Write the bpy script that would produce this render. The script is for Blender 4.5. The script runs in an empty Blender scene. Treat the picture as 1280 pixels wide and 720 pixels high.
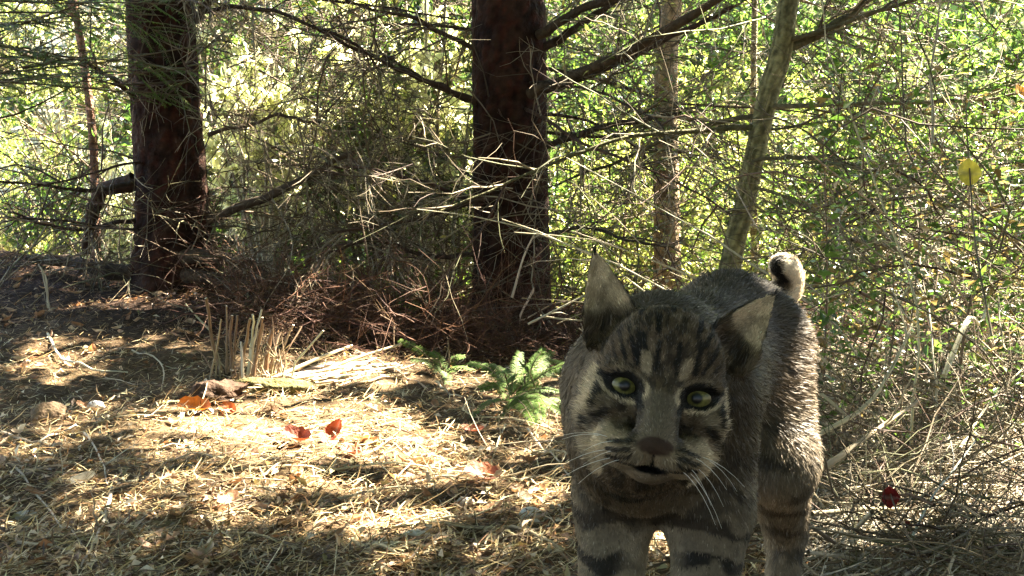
import bpy, math, random
import numpy as np
from mathutils import Vector, Matrix

# ------------------------------------------------------------------ camera, sky, sun, exposure
sc = bpy.context.scene
col = sc.collection
FPX = 1545.0                     # focal length in photograph pixels (1280 wide)
CAM_H = 0.60
PITCH = math.atan(110.0 / FPX)
cd = bpy.data.cameras.new('trail_camera')
cam = bpy.data.objects.new('trail_camera', cd)
col.objects.link(cam)
cam.location = (0, 0, CAM_H)
cam.rotation_euler = (math.pi / 2 - PITCH, 0, 0)
cd.sensor_width = 36.0
cd.lens = 36.0 * FPX / 1280.0
cd.clip_start = 0.05
cd.clip_end = 400.0
sc.camera = cam

SUN_EL = math.radians(52)
SUN_AZ = math.radians(58)        # to the right of the viewing direction, a little behind the scene
SDIR = np.array([math.sin(SUN_AZ) * math.cos(SUN_EL), math.cos(SUN_AZ) * math.cos(SUN_EL), math.sin(SUN_EL)])
w = bpy.data.worlds.new('World')
sc.world = w
w.use_nodes = True
nt = w.node_tree
sky = nt.nodes.new('ShaderNodeTexSky')
sky.sky_type = 'NISHITA'
sky.sun_disc = False
sky.sun_elevation = SUN_EL
sky.sun_rotation = SUN_AZ
bg = nt.nodes['Background']
bg.inputs['Strength'].default_value = 0.05
nt.links.new(sky.outputs['Color'], bg.inputs['Color'])
sd = bpy.data.lights.new('sun', 'SUN')
sd.energy = 5.0
sd.angle = math.radians(0.53)
sd.color = (1.0, 0.90, 0.72)
sun = bpy.data.objects.new('sun', sd)
col.objects.link(sun)
sun.rotation_euler = Vector(SDIR).to_track_quat('Z', 'Y').to_euler()
sun.location = (8, 6, 12)
sc.view_settings.view_transform = 'Standard'
sc.view_settings.look = 'None'
sc.view_settings.exposure = 4.35
sc.view_settings.gamma = 1.0
sc.view_settings.use_curve_mapping = False
sc.render.engine = 'CYCLES'
sc.cycles.max_bounces = 8
sc.cycles.diffuse_bounces = 4
sc.cycles.glossy_bounces = 2
sc.cycles.transmission_bounces = 4
sc.cycles.use_denoising = True
sc.cycles.sample_clamp_indirect = 6.0

# ------------------------------------------------------------------ helpers
rng = np.random.default_rng(11)
random.seed(5)
CP, SP = math.cos(PITCH), math.sin(PITCH)

def ray(px, py):
    a = (px - 640.0) / FPX
    b = (360.0 - py) / FPX
    return np.array([a, CP + b * SP, b * CP - SP])

def at(px, py, Y):
    """the point where the sight line of a photo pixel crosses the plane y = Y"""
    d = ray(px, py)
    t = Y / d[1]
    return np.array([d[0] * t, Y, CAM_H + d[2] * t])

def nz(v):
    return v / np.maximum(np.linalg.norm(v, axis=-1, keepdims=True), 1e-9)

def sstep(a, b, x):
    t = np.clip((x - a) / (b - a), 0, 1)
    return t * t * (3 - 2 * t)

def _h(ix, iy, iz):
    n = (ix * 374761393 + iy * 668265263 + iz * 1274126177) & 0xFFFFFFFF
    n = ((n ^ (n >> 13)) * 1274126177) & 0xFFFFFFFF
    return ((n ^ (n >> 16)) & 0xFFFF) / 65535.0

def vnoise(p):
    """value noise 0..1 at points (N,3)"""
    p = np.asarray(p, dtype=np.float64)
    i = np.floor(p).astype(np.int64)
    f = p - i
    f = f * f * (3 - 2 * f)
    x, y, z = i[..., 0], i[..., 1], i[..., 2]
    fx, fy, fz = f[..., 0], f[..., 1], f[..., 2]
    r = 0
    for dx in (0, 1):
        wx = fx if dx else 1 - fx
        for dy in (0, 1):
            wy = fy if dy else 1 - fy
            for dz in (0, 1):
                wz = fz if dz else 1 - fz
                r = r + wx * wy * wz * _h(x + dx, y + dy, z + dz)
    return r

def fbm(p, o=3):
    s, a, t = 0, 1.0, 0
    for k in range(o):
        s = s + a * vnoise(np.asarray(p) * (2 ** k) + 17.3 * k)
        t += a
        a *= 0.5
    return s / t

class MB:
    """collects vertices, triangles/quads and vertex colours; build() links ONE mesh object"""
    def __init__(self):
        self.v, self.c, self.f3, self.f4, self.n = [], [], [], [], 0

    def add(self, V, F, C):
        V = np.asarray(V, dtype=np.float32).reshape(-1, 3)
        F = np.asarray(F, dtype=np.int64)
        C = np.broadcast_to(np.asarray(C, dtype=np.float32), V.shape)
        (self.f3 if F.shape[1] == 3 else self.f4).append(F + self.n)
        self.v.append(V)
        self.c.append(C)
        self.n += len(V)
        return self

    def mesh(self, name, smooth=True):
        V = np.concatenate(self.v)
        C = np.concatenate(self.c)
        f3 = np.concatenate(self.f3) if self.f3 else np.zeros((0, 3), np.int64)
        f4 = np.concatenate(self.f4) if self.f4 else np.zeros((0, 4), np.int64)
        me = bpy.data.meshes.new(name)
        me.vertices.add(len(V))
        me.vertices.foreach_set('co', V.ravel())
        idx = np.concatenate([f3.ravel(), f4.ravel()]).astype(np.int32)
        me.loops.add(len(idx))
        me.loops.foreach_set('vertex_index', idx)
        npoly = len(f3) + len(f4)
        me.polygons.add(npoly)
        st = np.concatenate([np.arange(len(f3)) * 3, len(f3) * 3 + np.arange(len(f4)) * 4]).astype(np.int32)
        me.polygons.foreach_set('loop_start', st)
        me.polygons.foreach_set('use_smooth', np.full(npoly, smooth, dtype=bool))
        me.update(calc_edges=True)
        at_ = me.color_attributes.new('Col', 'FLOAT_COLOR', 'POINT')
        at_.data.foreach_set('color', np.concatenate([C, np.ones((len(C), 1), np.float32)], 1).astype(np.float32).ravel())
        return me

    def build(self, name, mat, parent=None, loc=(0, 0, 0), smooth=True):
        o = bpy.data.objects.new(name, self.mesh(name, smooth))
        o.data.materials.append(mat)
        col.objects.link(o)
        o.location = loc
        if parent is not None:
            o.parent = parent
        return o

def link_mesh(name, me, parent=None, loc=(0, 0, 0), rot=(0, 0, 0), scale=1.0):
    o = bpy.data.objects.new(name, me)
    col.objects.link(o)
    o.location, o.rotation_euler = loc, rot
    o.scale = (scale,) * 3 if np.isscalar(scale) else scale
    if parent is not None:
        o.parent = parent
    return o

def tag(o, label=None, cat=None, group=None, kind=None):
    for k, v in (('label', label), ('category', cat), ('group', group), ('kind', kind)):
        if v:
            o[k] = v
    return o

def empty(name, loc=(0, 0, 0), rz=0.0, scale=1.0):
    o = bpy.data.objects.new(name, None)
    o.empty_display_size = 0.05
    col.objects.link(o)
    o.location = loc
    o.rotation_euler = (0, 0, rz)
    o.scale = (scale,) * 3
    return o

def tubes(P, R, C, sides=4):
    """N tubes of K points each: P (N,K,3), R (N,K), C (N,3) or (N,K,3)"""
    P = np.asarray(P, float)
    N, K, _ = P.shape
    R = np.broadcast_to(np.asarray(R, float), (N, K))
    T = np.empty_like(P)
    T[:, 1:-1] = P[:, 2:] - P[:, :-2]
    T[:, 0] = P[:, 1] - P[:, 0]
    T[:, -1] = P[:, -1] - P[:, -2]
    T = nz(T)
    mt = nz(P[:, -1] - P[:, 0])
    ref = np.where(np.abs(mt[:, 2:3]) > 0.75, np.array([[1.0, 0.13, 0]]), np.array([[0, 0.11, 1.0]]))[:, None, :]
    U = nz(np.cross(T, ref))
    W = np.cross(T, U)
    ang = np.arange(sides) / sides * 2 * np.pi
    V = P[:, :, None, :] + R[:, :, None, None] * (np.cos(ang)[None, None, :, None] * U[:, :, None, :] + np.sin(ang)[None, None, :, None] * W[:, :, None, :])
    C = np.asarray(C, float)
    if C.ndim == 1:
        C = np.broadcast_to(C, (N, 3))
    if C.ndim == 2:
        C = np.broadcast_to(C[:, None, :], (N, K, 3))
    CC = np.broadcast_to(C[:, :, None, :], (N, K, sides, 3))
    base = (np.arange(N) * K * sides)[:, None, None]
    k = (np.arange(K - 1) * sides)[None, :, None]
    s = np.arange(sides)[None, None, :]
    s2 = (s + 1) % sides
    F = np.stack([base + k + s, base + k + s2, base + k + sides + s2, base + k + sides + s], -1).reshape(-1, 4)
    return V.reshape(-1, 3), F, CC.reshape(-1, 3)

def ribbons(P, Wd, S, C):
    """N flat strips: P (N,K,3), half widths (N,K), side vectors S (N,3) or (N,K,3)"""
    P = np.asarray(P, float)
    N, K, _ = P.shape
    S = np.asarray(S, float)
    if S.ndim == 2:
        S = S[:, None, :]
    Wd = np.broadcast_to(np.asarray(Wd, float), (N, K))[:, :, None]
    V = np.stack([P - S * Wd, P + S * Wd], 2)
    C = np.asarray(C, float)
    if C.ndim == 1:
        C = np.broadcast_to(C, (N, 3))
    if C.ndim == 2:
        C = np.broadcast_to(C[:, None, :], (N, K, 3))
    CC = np.repeat(C[:, :, None, :], 2, 2)
    b = (np.arange(N) * K * 2)[:, None]
    k = (np.arange(K - 1) * 2)[None, :]
    F = np.stack([b + k, b + k + 1, b + k + 3, b + k + 2], -1).reshape(-1, 4)
    return V.reshape(-1, 3), F, CC.reshape(-1, 3)

def leaves(B, D, Nn, L, Wd, C, fold=0.25):
    """N small folded leaves: base B, direction D, normal Nn, length, width"""
    N = len(B)
    D = nz(D)
    S = nz(np.cross(D, Nn))
    Nn = np.cross(S, D)
    L = np.broadcast_to(L, (N,))[:, None]
    Wd = np.broadcast_to(Wd, (N,))[:, None]
    mid = B + D * L * 0.45
    up = Nn * Wd * fold
    V = np.stack([B, mid + S * Wd * 0.5 + up, B + D * L - Nn * L * 0.12, mid - S * Wd * 0.5 + up, mid + D * L * 0.05 - Nn * L * 0.02], 1)
    C = np.broadcast_to(C, (N, 3))
    b = (np.arange(N) * 5)[:, None]
    F = np.concatenate([b + np.array([[0, 1, 4]]), b + np.array([[1, 2, 4]]), b + np.array([[2, 3, 4]]), b + np.array([[3, 0, 4]])])
    return V.reshape(-1, 3), F, np.repeat(C[:, None, :], 5, 1).reshape(-1, 3)

def leaves2(B, D, Nn, L, Wd, C):
    """N flat two-triangle sprays"""
    N = len(B)
    D = nz(D)
    S = nz(np.cross(D, Nn))
    L = np.broadcast_to(L, (N,))[:, None]
    Wd = np.broadcast_to(Wd, (N,))[:, None]
    mid = B + D * L * 0.45
    V = np.stack([B, mid + S * Wd * 0.5, B + D * L, mid - S * Wd * 0.5], 1)
    return V.reshape(-1, 3), np.arange(N * 4).reshape(N, 4), np.repeat(np.broadcast_to(C, (N, 3))[:, None, :], 4, 1).reshape(-1, 3)

def rnd_dirs(n):
    return nz(rng.normal(size=(n, 3)))

def jitcol(c, n, j=0.25, h=0.08):
    c = np.asarray(c, float)
    return np.clip(c[None, :] * (1 + rng.uniform(-j, j, (n, 1))) * (1 + rng.uniform(-h, h, (n, 3))), 0.002, 0.95)

def grow(S, D, L, K=5, wig=0.15, grav=0.0):
    """random curved shoots from S along D: returns (N,K,3)"""
    S = np.asarray(S, float)
    N = len(S)
    d = nz(np.asarray(D, float))
    step = (np.broadcast_to(L, (N,)) / (K - 1))[:, None]
    P = [S]
    g = np.zeros((1, 3))
    g[0, 2] = -1
    grav = np.broadcast_to(grav, (N,))[:, None]
    for k in range(K - 1):
        d = nz(d + rng.normal(size=(N, 3)) * wig + g * grav)
        P.append(P[-1] + d * step)
    return np.stack(P, 1)

def along(P, n, t0=0.1, t1=1.0):
    """n random spots along tubes P: positions, tangents, tube index, t"""
    N, K, _ = P.shape
    i = rng.integers(0, N, n)
    t = rng.uniform(t0, t1, n)
    x = t * (K - 1)
    k = np.minimum(x.astype(int), K - 2)
    f = (x - k)[:, None]
    a, b = P[i, k], P[i, k + 1]
    return a + (b - a) * f, nz(b - a), i, t

def off_dirs(T, lo, hi):
    """directions leaving T at an angle between lo and hi radians"""
    n = len(T)
    r = rnd_dirs(n)
    r = nz(r - T * np.sum(r * T, 1, keepdims=True))
    a = rng.uniform(lo, hi, n)[:, None]
    return T * np.cos(a) + r * np.sin(a)

def spline(pts, K):
    """smooth curve through points, K samples (Catmull-Rom)"""
    p = np.asarray(pts, float)
    q = np.vstack([2 * p[0] - p[1], p, 2 * p[-1] - p[-2]])
    u = np.linspace(0, len(p) - 1 - 1e-9, K)
    i = u.astype(int)
    f = (u - i)[:, None]
    a, b, c, d = q[i], q[i + 1], q[i + 2], q[i + 3]
    return 0.5 * (2 * b + (c - a) * f + (2 * a - 5 * b + 4 * c - d) * f ** 2 + (3 * b - a - 3 * c + d) * f ** 3)

# ------------------------------------------------------------------ materials (colour from per-piece attribute, varied by noise)
def mat(name, rough=0.7, spec=0.3, transl=0.0, bump=0.0, bscale=60.0, var=0.3, vscale=25.0, sheen=0.0, coat=0.0, tint=(1, 1, 1), tgain=1.0):
    m = bpy.data.materials.new(name)
    m.use_nodes = True
    t = m.node_tree
    N, Lk = t.nodes, t.links
    b = N['Principled BSDF']
    b.inputs['Roughness'].default_value = rough
    b.inputs['Specular IOR Level'].default_value = spec
    a = N.new('ShaderNodeVertexColor')
    a.layer_name = 'Col'
    tc = N.new('ShaderNodeTexCoord')
    no = N.new('ShaderNodeTexNoise')
    no.inputs['Scale'].default_value = vscale
    no.inputs['Detail'].default_value = 4
    Lk.new(tc.outputs['Object'], no.inputs['Vector'])
    mr = N.new('ShaderNodeMapRange')
    mr.inputs['From Min'].default_value = 0.25
    mr.inputs['From Max'].default_value = 0.75
    mr.inputs['To Min'].default_value = 1 - var
    mr.inputs['To Max'].default_value = 1 + var
    Lk.new(no.outputs['Fac'], mr.inputs['Value'])
    mx = N.new('ShaderNodeMix')
    mx.data_type = 'RGBA'
    mx.blend_type = 'MULTIPLY'
    mx.inputs['Factor'].default_value = 1.0
    Lk.new(a.outputs['Color'], mx.inputs['A'])
    Lk.new(mr.outputs['Result'], mx.inputs['B'])
    Lk.new(mx.outputs['Result'], b.inputs['Base Color'])
    if sheen:
        b.inputs['Sheen Weight'].default_value = sheen
    if coat:
        b.inputs['Coat Weight'].default_value = coat
        b.inputs['Coat Roughness'].default_value = 0.03
    if bump:
        n2 = N.new('ShaderNodeTexNoise')
        n2.inputs['Scale'].default_value = bscale
        n2.inputs['Detail'].default_value = 6
        Lk.new(tc.outputs['Object'], n2.inputs['Vector'])
        bp = N.new('ShaderNodeBump')
        bp.inputs['Strength'].default_value = bump
        bp.inputs['Distance'].default_value = 0.02
        Lk.new(n2.outputs['Fac'], bp.inputs['Height'])
        Lk.new(bp.outputs['Normal'], b.inputs['Normal'])
    if transl:
        tr = N.new('ShaderNodeBsdfTranslucent')
        tm = N.new('ShaderNodeMix')
        tm.data_type = 'RGBA'
        tm.blend_type = 'MULTIPLY'
        tm.inputs['Factor'].default_value = 1.0
        tm.inputs['B'].default_value = (tint[0] * tgain, tint[1] * tgain, tint[2] * tgain, 1)
        Lk.new(mx.outputs['Result'], tm.inputs['A'])
        Lk.new(tm.outputs['Result'], tr.inputs['Color'])
        ms = N.new('ShaderNodeMixShader')
        ms.inputs['Fac'].default_value = transl
        Lk.new(b.outputs['BSDF'], ms.inputs[1])
        Lk.new(tr.outputs['BSDF'], ms.inputs[2])
        Lk.new(ms.outputs['Shader'], N['Material Output'].inputs['Surface'])
    return m

M = {}
M['bark'] = mat('conifer_bark', 0.9, 0.15, bump=1.0, bscale=45, var=0.45, vscale=30)
M['pale_bark'] = mat('smooth_pale_bark', 0.8, 0.2, bump=0.8, bscale=70, var=0.6, vscale=42)
M['twig'] = mat('dead_twig', 0.75, 0.3, var=0.3, vscale=15)
M['leaf'] = mat('green_leaf', 0.32, 0.6, transl=0.45, var=0.25, vscale=6, tint=(1.15, 1.2, 0.7), tgain=1.7)
M['glare_leaf'] = mat('glare_leaf', 0.5, 0.4, transl=0.7, var=0.2, vscale=6, tint=(1.0, 1.0, 0.85), tgain=1.25)  # whitened see-through leaf, so the shrub looks burnt out by sun
M['needle'] = mat('conifer_needle', 0.6, 0.2, transl=0.25, var=0.3, vscale=8, tint=(1.0, 1.15, 0.6), tgain=1.3)
M['canopy'] = mat('canopy_spray', 0.6, 0.2, transl=0.38, var=0.3, vscale=8, tint=(1.25, 1.15, 0.4), tgain=1.3)
M['dry_leaf'] = mat('dry_leaf', 0.6, 0.3, transl=0.2, var=0.3, vscale=60, tint=(1.2, 0.9, 0.6), tgain=1.3, bump=0.3, bscale=120)
M['straw'] = mat('dry_straw', 0.6, 0.35, transl=0.15, var=0.25, vscale=12)
M['stone'] = mat('pale_stone', 0.85, 0.3, bump=0.6, bscale=90, var=0.25, vscale=60)
M['berry'] = mat('berry_skin', 0.25, 0.5, var=0.1)
# ------------------------------------------------------------------ ground
def gz(x, y):
    x, y = np.asarray(x, float), np.asarray(y, float)
    z = 0.20 * sstep(0.1, -1.5, x) * sstep(3.2, 5.8, y)
    z = z + 0.16 * np.exp(-((x + 2.7) / 0.6) ** 2 - ((y - 6.0) / 0.5) ** 2)
    z = z + 0.05 * sstep(0.6, 1.4, x) * sstep(1.6, 3.0, y)
    z = z - 0.85 * sstep(6.7, 9.3, y)
    z = z + 0.60 * np.clip(y - 10.0, 0, 50) * sstep(10, 12.5, y)
    p = np.stack([x * 3.1, y * 3.1, 0 * x], -1)
    z = z + (fbm(p, 3) - 0.5) * 0.055
    z = z + (vnoise(np.stack([x * 14, y * 14, 0 * x + 3], -1)) - 0.5) * 0.022
    z = z * 1.0 + (fbm(np.stack([x * 0.5, y * 0.5, 0 * x + 9], -1), 2) - 0.5) * 0.6 * sstep(9, 13, y)
    return z

def gp(px, py, lift=0.0):
    """where the sight line of a photo pixel meets the ground"""
    d = ray(px, py)
    o = np.array([0, 0, CAM_H])
    t = np.linspace(0.6, 9.0, 800)
    P = o + t[:, None] * d
    below = P[:, 2] < gz(P[:, 0], P[:, 1]) + lift
    k = int(np.argmax(below)) if below.any() else len(t) - 1
    return P[k]

xs = np.unique(np.concatenate([np.arange(-60, -6, 3.0), np.arange(-6, -3, 0.15), np.arange(-3, 3, 0.04), np.arange(3, 6, 0.15), np.arange(6, 61, 3.0)]))
ys = np.unique(np.concatenate([np.arange(-20, 0, 1.5), np.arange(0, 1, 0.1), np.arange(1, 7.2, 0.04), np.arange(7.2, 12, 0.15), np.arange(12, 62, 1.0)]))
GX, GY = np.meshgrid(xs, ys, indexing='ij')
GZ = gz(GX, GY)
gv = np.stack([GX, GY, GZ], -1).reshape(-1, 3)
ii = np.arange(len(gv)).reshape(GX.shape)
gf = np.stack([ii[:-1, :-1], ii[1:, :-1], ii[1:, 1:], ii[:-1, 1:]], -1).reshape(-1, 4)
n1 = fbm(np.stack([gv[:, 0] * 5, gv[:, 1] * 5, gv[:, 0] * 0], 1), 3)[:, None]
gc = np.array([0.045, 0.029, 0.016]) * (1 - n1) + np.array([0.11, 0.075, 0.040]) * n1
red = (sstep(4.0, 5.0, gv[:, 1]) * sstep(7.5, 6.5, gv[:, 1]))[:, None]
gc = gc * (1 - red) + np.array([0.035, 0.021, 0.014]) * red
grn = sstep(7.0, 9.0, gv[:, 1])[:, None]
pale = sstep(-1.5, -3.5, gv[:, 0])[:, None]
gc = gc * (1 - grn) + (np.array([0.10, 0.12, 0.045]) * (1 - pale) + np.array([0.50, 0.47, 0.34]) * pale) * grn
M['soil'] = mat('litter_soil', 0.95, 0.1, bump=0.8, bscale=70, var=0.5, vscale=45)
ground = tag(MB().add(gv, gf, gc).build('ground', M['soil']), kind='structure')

# ------------------------------------------------------------------ sun patches the canopy is thinned on purpose to let through
KX, KY = SDIR[0] / SDIR[2], SDIR[1] / SDIR[2]
LITS = [  # patches of sun on the path: photo centre, half size, strength
    (330, 530, 180, 38, 2.4), (220, 548, 90, 36, 2), (440, 560, 150, 30, 1.8), (340, 606, 200, 22, 1), (500, 590, 120, 24, .8),
    (480, 655, 120, 24, 1.6), (300, 650, 90, 12, .65), (180, 628, 80, 16, .8), (625, 628, 80, 28, .9), (660, 680, 50, 20, .6), (400, 695, 70, 10, .5),
    (50, 455, 80, 32, .8), (130, 385, 120, 18, .9), (40, 560, 60, 26, .6), (330, 490, 80, 18, 1), (440, 465, 80, 30, 1), (90, 600, 60, 12, .5),
    (660, 545, 60, 60, .8), (690, 600, 34, 60, .8), (320, 440, 46, 44, .9), (650, 490, 80, 40, .8), (560, 470, 50, 24, .7), (180, 430, 60, 16, .6),
    (1060, 560, 50, 60, .8), (1130, 600, 130, 28, .8), (1200, 650, 100, 44, .9), (1240, 560, 70, 60, .9), (1060, 690, 60, 24, .7), (830, 680, 50, 34, 1),
    (60, 645, 50, 11, .6), (160, 678, 60, 10, .55), (270, 694, 50, 9, .5), (20, 700, 40, 9, .5), (110, 520, 60, 16, .7), (560, 690, 50, 12, .6)]

def lit(x, y):
    z = gz(x, y)
    dy, dz = y * CP - (z - CAM_H) * SP, y * SP + (z - CAM_H) * CP
    dy = np.maximum(dy, 0.3)
    px, py = 640 + FPX * x / dy, 360 - FPX * dz / dy
    r = np.zeros_like(px)
    for cx, cy, rx, ry, st in LITS:
        d = np.hypot((px - cx) / rx, (py - cy) / ry)
        r = np.maximum(r, st * sstep(1.15, 0.75, d))
    n = fbm(np.stack([x * 5.5, y * 5.5, 0 * x], 1), 2)
    n2 = fbm(np.stack([x * 8.5, y * 10, 0 * x + 2], 1), 2)
    near = r * sstep(0.40, 0.52, n2 + 0.13 * r)
    dark_gap = sstep(-2.1, -1.8, x) * sstep(-0.25, -0.55, x) * sstep(8.6, 8.0, y)
    glow = np.exp(-((x + 2.1) / 0.4) ** 2 - ((y - 6.9) / 0.45) ** 2) * 2 + np.exp(-((x + 1.42) / 0.4) ** 2 - ((y - 7.3) / 0.5) ** 2) * 2
    spot = np.exp(-((x + 2.06) / 0.34) ** 2 - ((y - 5.85) / 0.34) ** 2) * 2 + np.exp(-((x + 1.45) / 0.42) ** 2 - ((y - 6.1) / 0.36) ** 2) * 2
    far = np.maximum(glow, 1 - dark_gap) * sstep(5.9, 6.7, y) * sstep(0.15, 0.28, fbm(np.stack([x * 0.9, y * 0.9, 0 * x + 4], 1), 2))
    side = sstep(0.5, 1.2, x) * sstep(1.8, 3.0, y) * sstep(0.34, 0.44, n)
    lf = sstep(-2.2, -3.2, x) * sstep(4, 6, y) * sstep(0.36, 0.5, n)
    flank = np.maximum(np.exp(-((x - 0.20) / 0.09) ** 2 - ((y - 1.43) / 0.11) ** 2) * 2.4,
                       np.exp(-((x - 0.28) / 0.08) ** 2 - ((y - 1.50) / 0.08) ** 2) * 1.8)
    flank = np.maximum(flank, np.exp(-((x - 0.045) / 0.085) ** 2 - ((y - 1.515) / 0.075) ** 2) * 2.0)
    return np.clip(np.maximum.reduce([near, far, spot, side, lf, flank]), 0, 1)

CANOPY_TREES = [(-1.55, 5.6), (-0.015, 5.7), (1.05, 4.6), (3.4, 4.4), (4.8, 7.4), (2.9, 1.3), (1.5, 9.2), (5.6, 3.0), (2.2, 6.9), (-3.9, 1.6), (-1.3, -3.4), (2.3, -2.8), (5.2, -0.8)]
NC = 150000
cx_ = rng.uniform(-4.2, 4.6, NC)
cy_ = rng.uniform(-1.2, 10.5, NC)
cx_ = np.concatenate([cx_, rng.uniform(-0.42, 0.0, 3000)])  # extra sprays added to keep sun flecks off the bobcat's head
cy_ = np.concatenate([cy_, rng.uniform(0.55, 1.2, 3000)])
NC = len(cx_)
keep = rng.random(NC) > lit(cx_, cy_) * 1.5
cx_, cy_ = cx_[keep], cy_[keep]
cz_ = rng.uniform(2.5, 5.6, len(cx_))
CPOS = np.stack([cx_ + cz_ * KX, cy_ + cz_ * KY, cz_], 1)
ok = CPOS[:, 2] > CAM_H + 0.2 * np.maximum(CPOS[:, 1], 0) + 0.25
CPOS = CPOS[ok]
# more unseen crowns round the camera, added to cut the sky light
NO = 26000
ox, oy = rng.uniform(-7, 7.5, NO), rng.uniform(-7, 4.5, NO)
oo = (ox < -3.0) | (oy < 0.2) | (ox > 6.0)
oo &= rng.random(NO) < 0.5 + 0.5 * sstep(0.38, 0.5, fbm(np.stack([ox, oy, 0 * ox], 1) * 0.8, 2))
oz = rng.uniform(2.6, 6.0, NO)
OUT = np.stack([ox, oy, oz], 1)[oo]
gx_, gy_ = OUT[:, 0] - OUT[:, 2] * KX, OUT[:, 1] - OUT[:, 2] * KY
OUT = OUT[rng.random(len(OUT)) > lit(gx_, gy_) * 1.5]
NIN = len(CPOS)
CPOS = np.vstack([CPOS, OUT])
CBIG = np.arange(len(CPOS)) >= NIN
CT = np.argmin(np.stack([np.hypot(CPOS[:, 0] - a, CPOS[:, 1] - b) for a, b in CANOPY_TREES], 1), 1)

def crown_mesh(mb, pos, ctr, big, colr=(0.05, 0.085, 0.025)):
    n = len(pos)
    d = pos - np.array([ctr[0], ctr[1], 0])
    d[:, 2] = rng.normal(size=n) * 0.12 - 0.05
    d = nz(d + rng.normal(size=(n, 3)) * np.array([0.25, 0.25, 0.12]))
    nn = nz(np.array([0, 0, 1.0]) + rng.normal(size=(n, 3)) * 0.35)
    mb.add(*leaves2(pos, d, nn, rng.uniform(0.08, 0.15, n) * (1 + 1.6 * big), rng.uniform(0.045, 0.085, n) * (1 + 1.6 * big), jitcol(colr, n, 0.35)))

# ------------------------------------------------------------------ trees
def trunk_mesh(mb, pts, rads, colr, sides=56, rows=150, ridge=0.010, flare=0.0, seed=0):
    P = spline(pts, rows)
    z0 = P[0, 2]
    rr = np.interp(np.linspace(0, len(rads) - 1, rows), np.arange(len(rads)), rads)
    rr = rr * (1 + flare * np.exp(-np.maximum(P[:, 2] - z0, 0) / 0.16))
    ang = np.arange(sides) / sides * 2 * np.pi
    T = nz(np.gradient(P, axis=0))
    U = nz(np.cross(T, np.array([[0, 1.0, 0.02]])))
    W = np.cross(T, U)
    A, Z = np.meshgrid(ang, P[:, 2], indexing='xy')
    q = np.stack([np.cos(A) * 4.2 + seed, np.sin(A) * 4.2, Z * 15.0], -1).reshape(-1, 3)
    pl = fbm(q * np.array([1.6, 1.6, 1.2]), 3).reshape(rows, sides)
    pl2 = vnoise(q * np.array([5, 5, 4.0])).reshape(rows, sides)
    lobes = np.sin(A * 5 + seed) * np.exp(-np.maximum(Z - z0, 0) / 0.14) * flare * 0.35
    R = rr[:, None] * (1 + lobes) + ridge * (sstep(0.35, 0.6, pl) + 0.7 * pl2 - 0.9)
    V = P[:, None, :] + R[..., None] * (np.cos(A)[..., None] * U[:, None, :] + np.sin(A)[..., None] * W[:, None, :])
    c = np.asarray(colr, float)
    C = c * (0.55 + 0.9 * sstep(0.3, 0.65, pl))[..., None] * (0.8 + 0.4 * pl2)[..., None]
    rd = sstep(0.55, 0.75, vnoise(q * np.array([2.2, 2.2, 2.5]) + 31).reshape(rows, sides))[..., None]
    rk = np.array([1.7, 0.75, 0.6]) if c[0] < 0.06 else np.array([0.45, 0.5, 0.5])
    C = C * (1 - rd * 0.5) + C * rk * rd * 0.5
    idx = np.arange(rows * sides).reshape(rows, sides)
    a, b = idx[:-1], idx[1:]
    F = np.stack([a, np.roll(a, -1, 1), np.roll(b, -1, 1), b], -1).reshape(-1, 4)
    mb.add(V.reshape(-1, 3), F, C.reshape(-1, 3))

def px_path(pts, Y):
    Y = np.broadcast_to(Y, (len(pts),))
    return np.array([at(a, b, yy) for (a, b), yy in zip(pts, Y)])

TW = [(0.10, 0.075, 0.045), (0.17, 0.14, 0.085), (0.075, 0.045, 0.03), (0.26, 0.22, 0.15), (0.12, 0.12, 0.06)]

def twig_cols(n, pale=0.15):
    w_ = np.array([0.34, 0.24, 0.25, 1.6 * pale, 0.15])
    k = rng.choice(5, n, p=w_ / w_.sum())
    return np.array(TW)[k] * rng.uniform(0.6, 1.35, (n, 1))

def twigs_on(mb, P, n1, n2, L1=(0.25, 0.7), L2=(0.08, 0.3), r1=0.0042, grav=0.05, pale=0.2):
    """side twigs and twiglets along limbs P (N,K,3)"""
    s, T, i, t = along(P, n1, 0.12, 1.0)
    D = off_dirs(T, 0.5, 1.25)
    A = grow(s, D, rng.uniform(*L1, n1), 6, 0.21, rng.uniform(-0.02, grav * 2.2, n1))
    mb.add(*tubes(A, np.linspace(1, 0.3, 6)[None] * rng.uniform(0.6, 1.2, (n1, 1)) * r1, twig_cols(n1, pale), 4))
    s, T, i, t = along(A, n2, 0.1, 1.0)
    D = off_dirs(T, 0.4, 1.3)
    B = grow(s, D, rng.uniform(*L2, n2), 4, 0.2, rng.uniform(-0.05, grav * 3, n2))
    mb.add(*tubes(B, np.linspace(1, 0.35, 4)[None] * rng.uniform(0.6, 1.1, (n2, 1)) * r1 * 0.5, twig_cols(n2, pale), 3))
    return A, B

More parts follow.
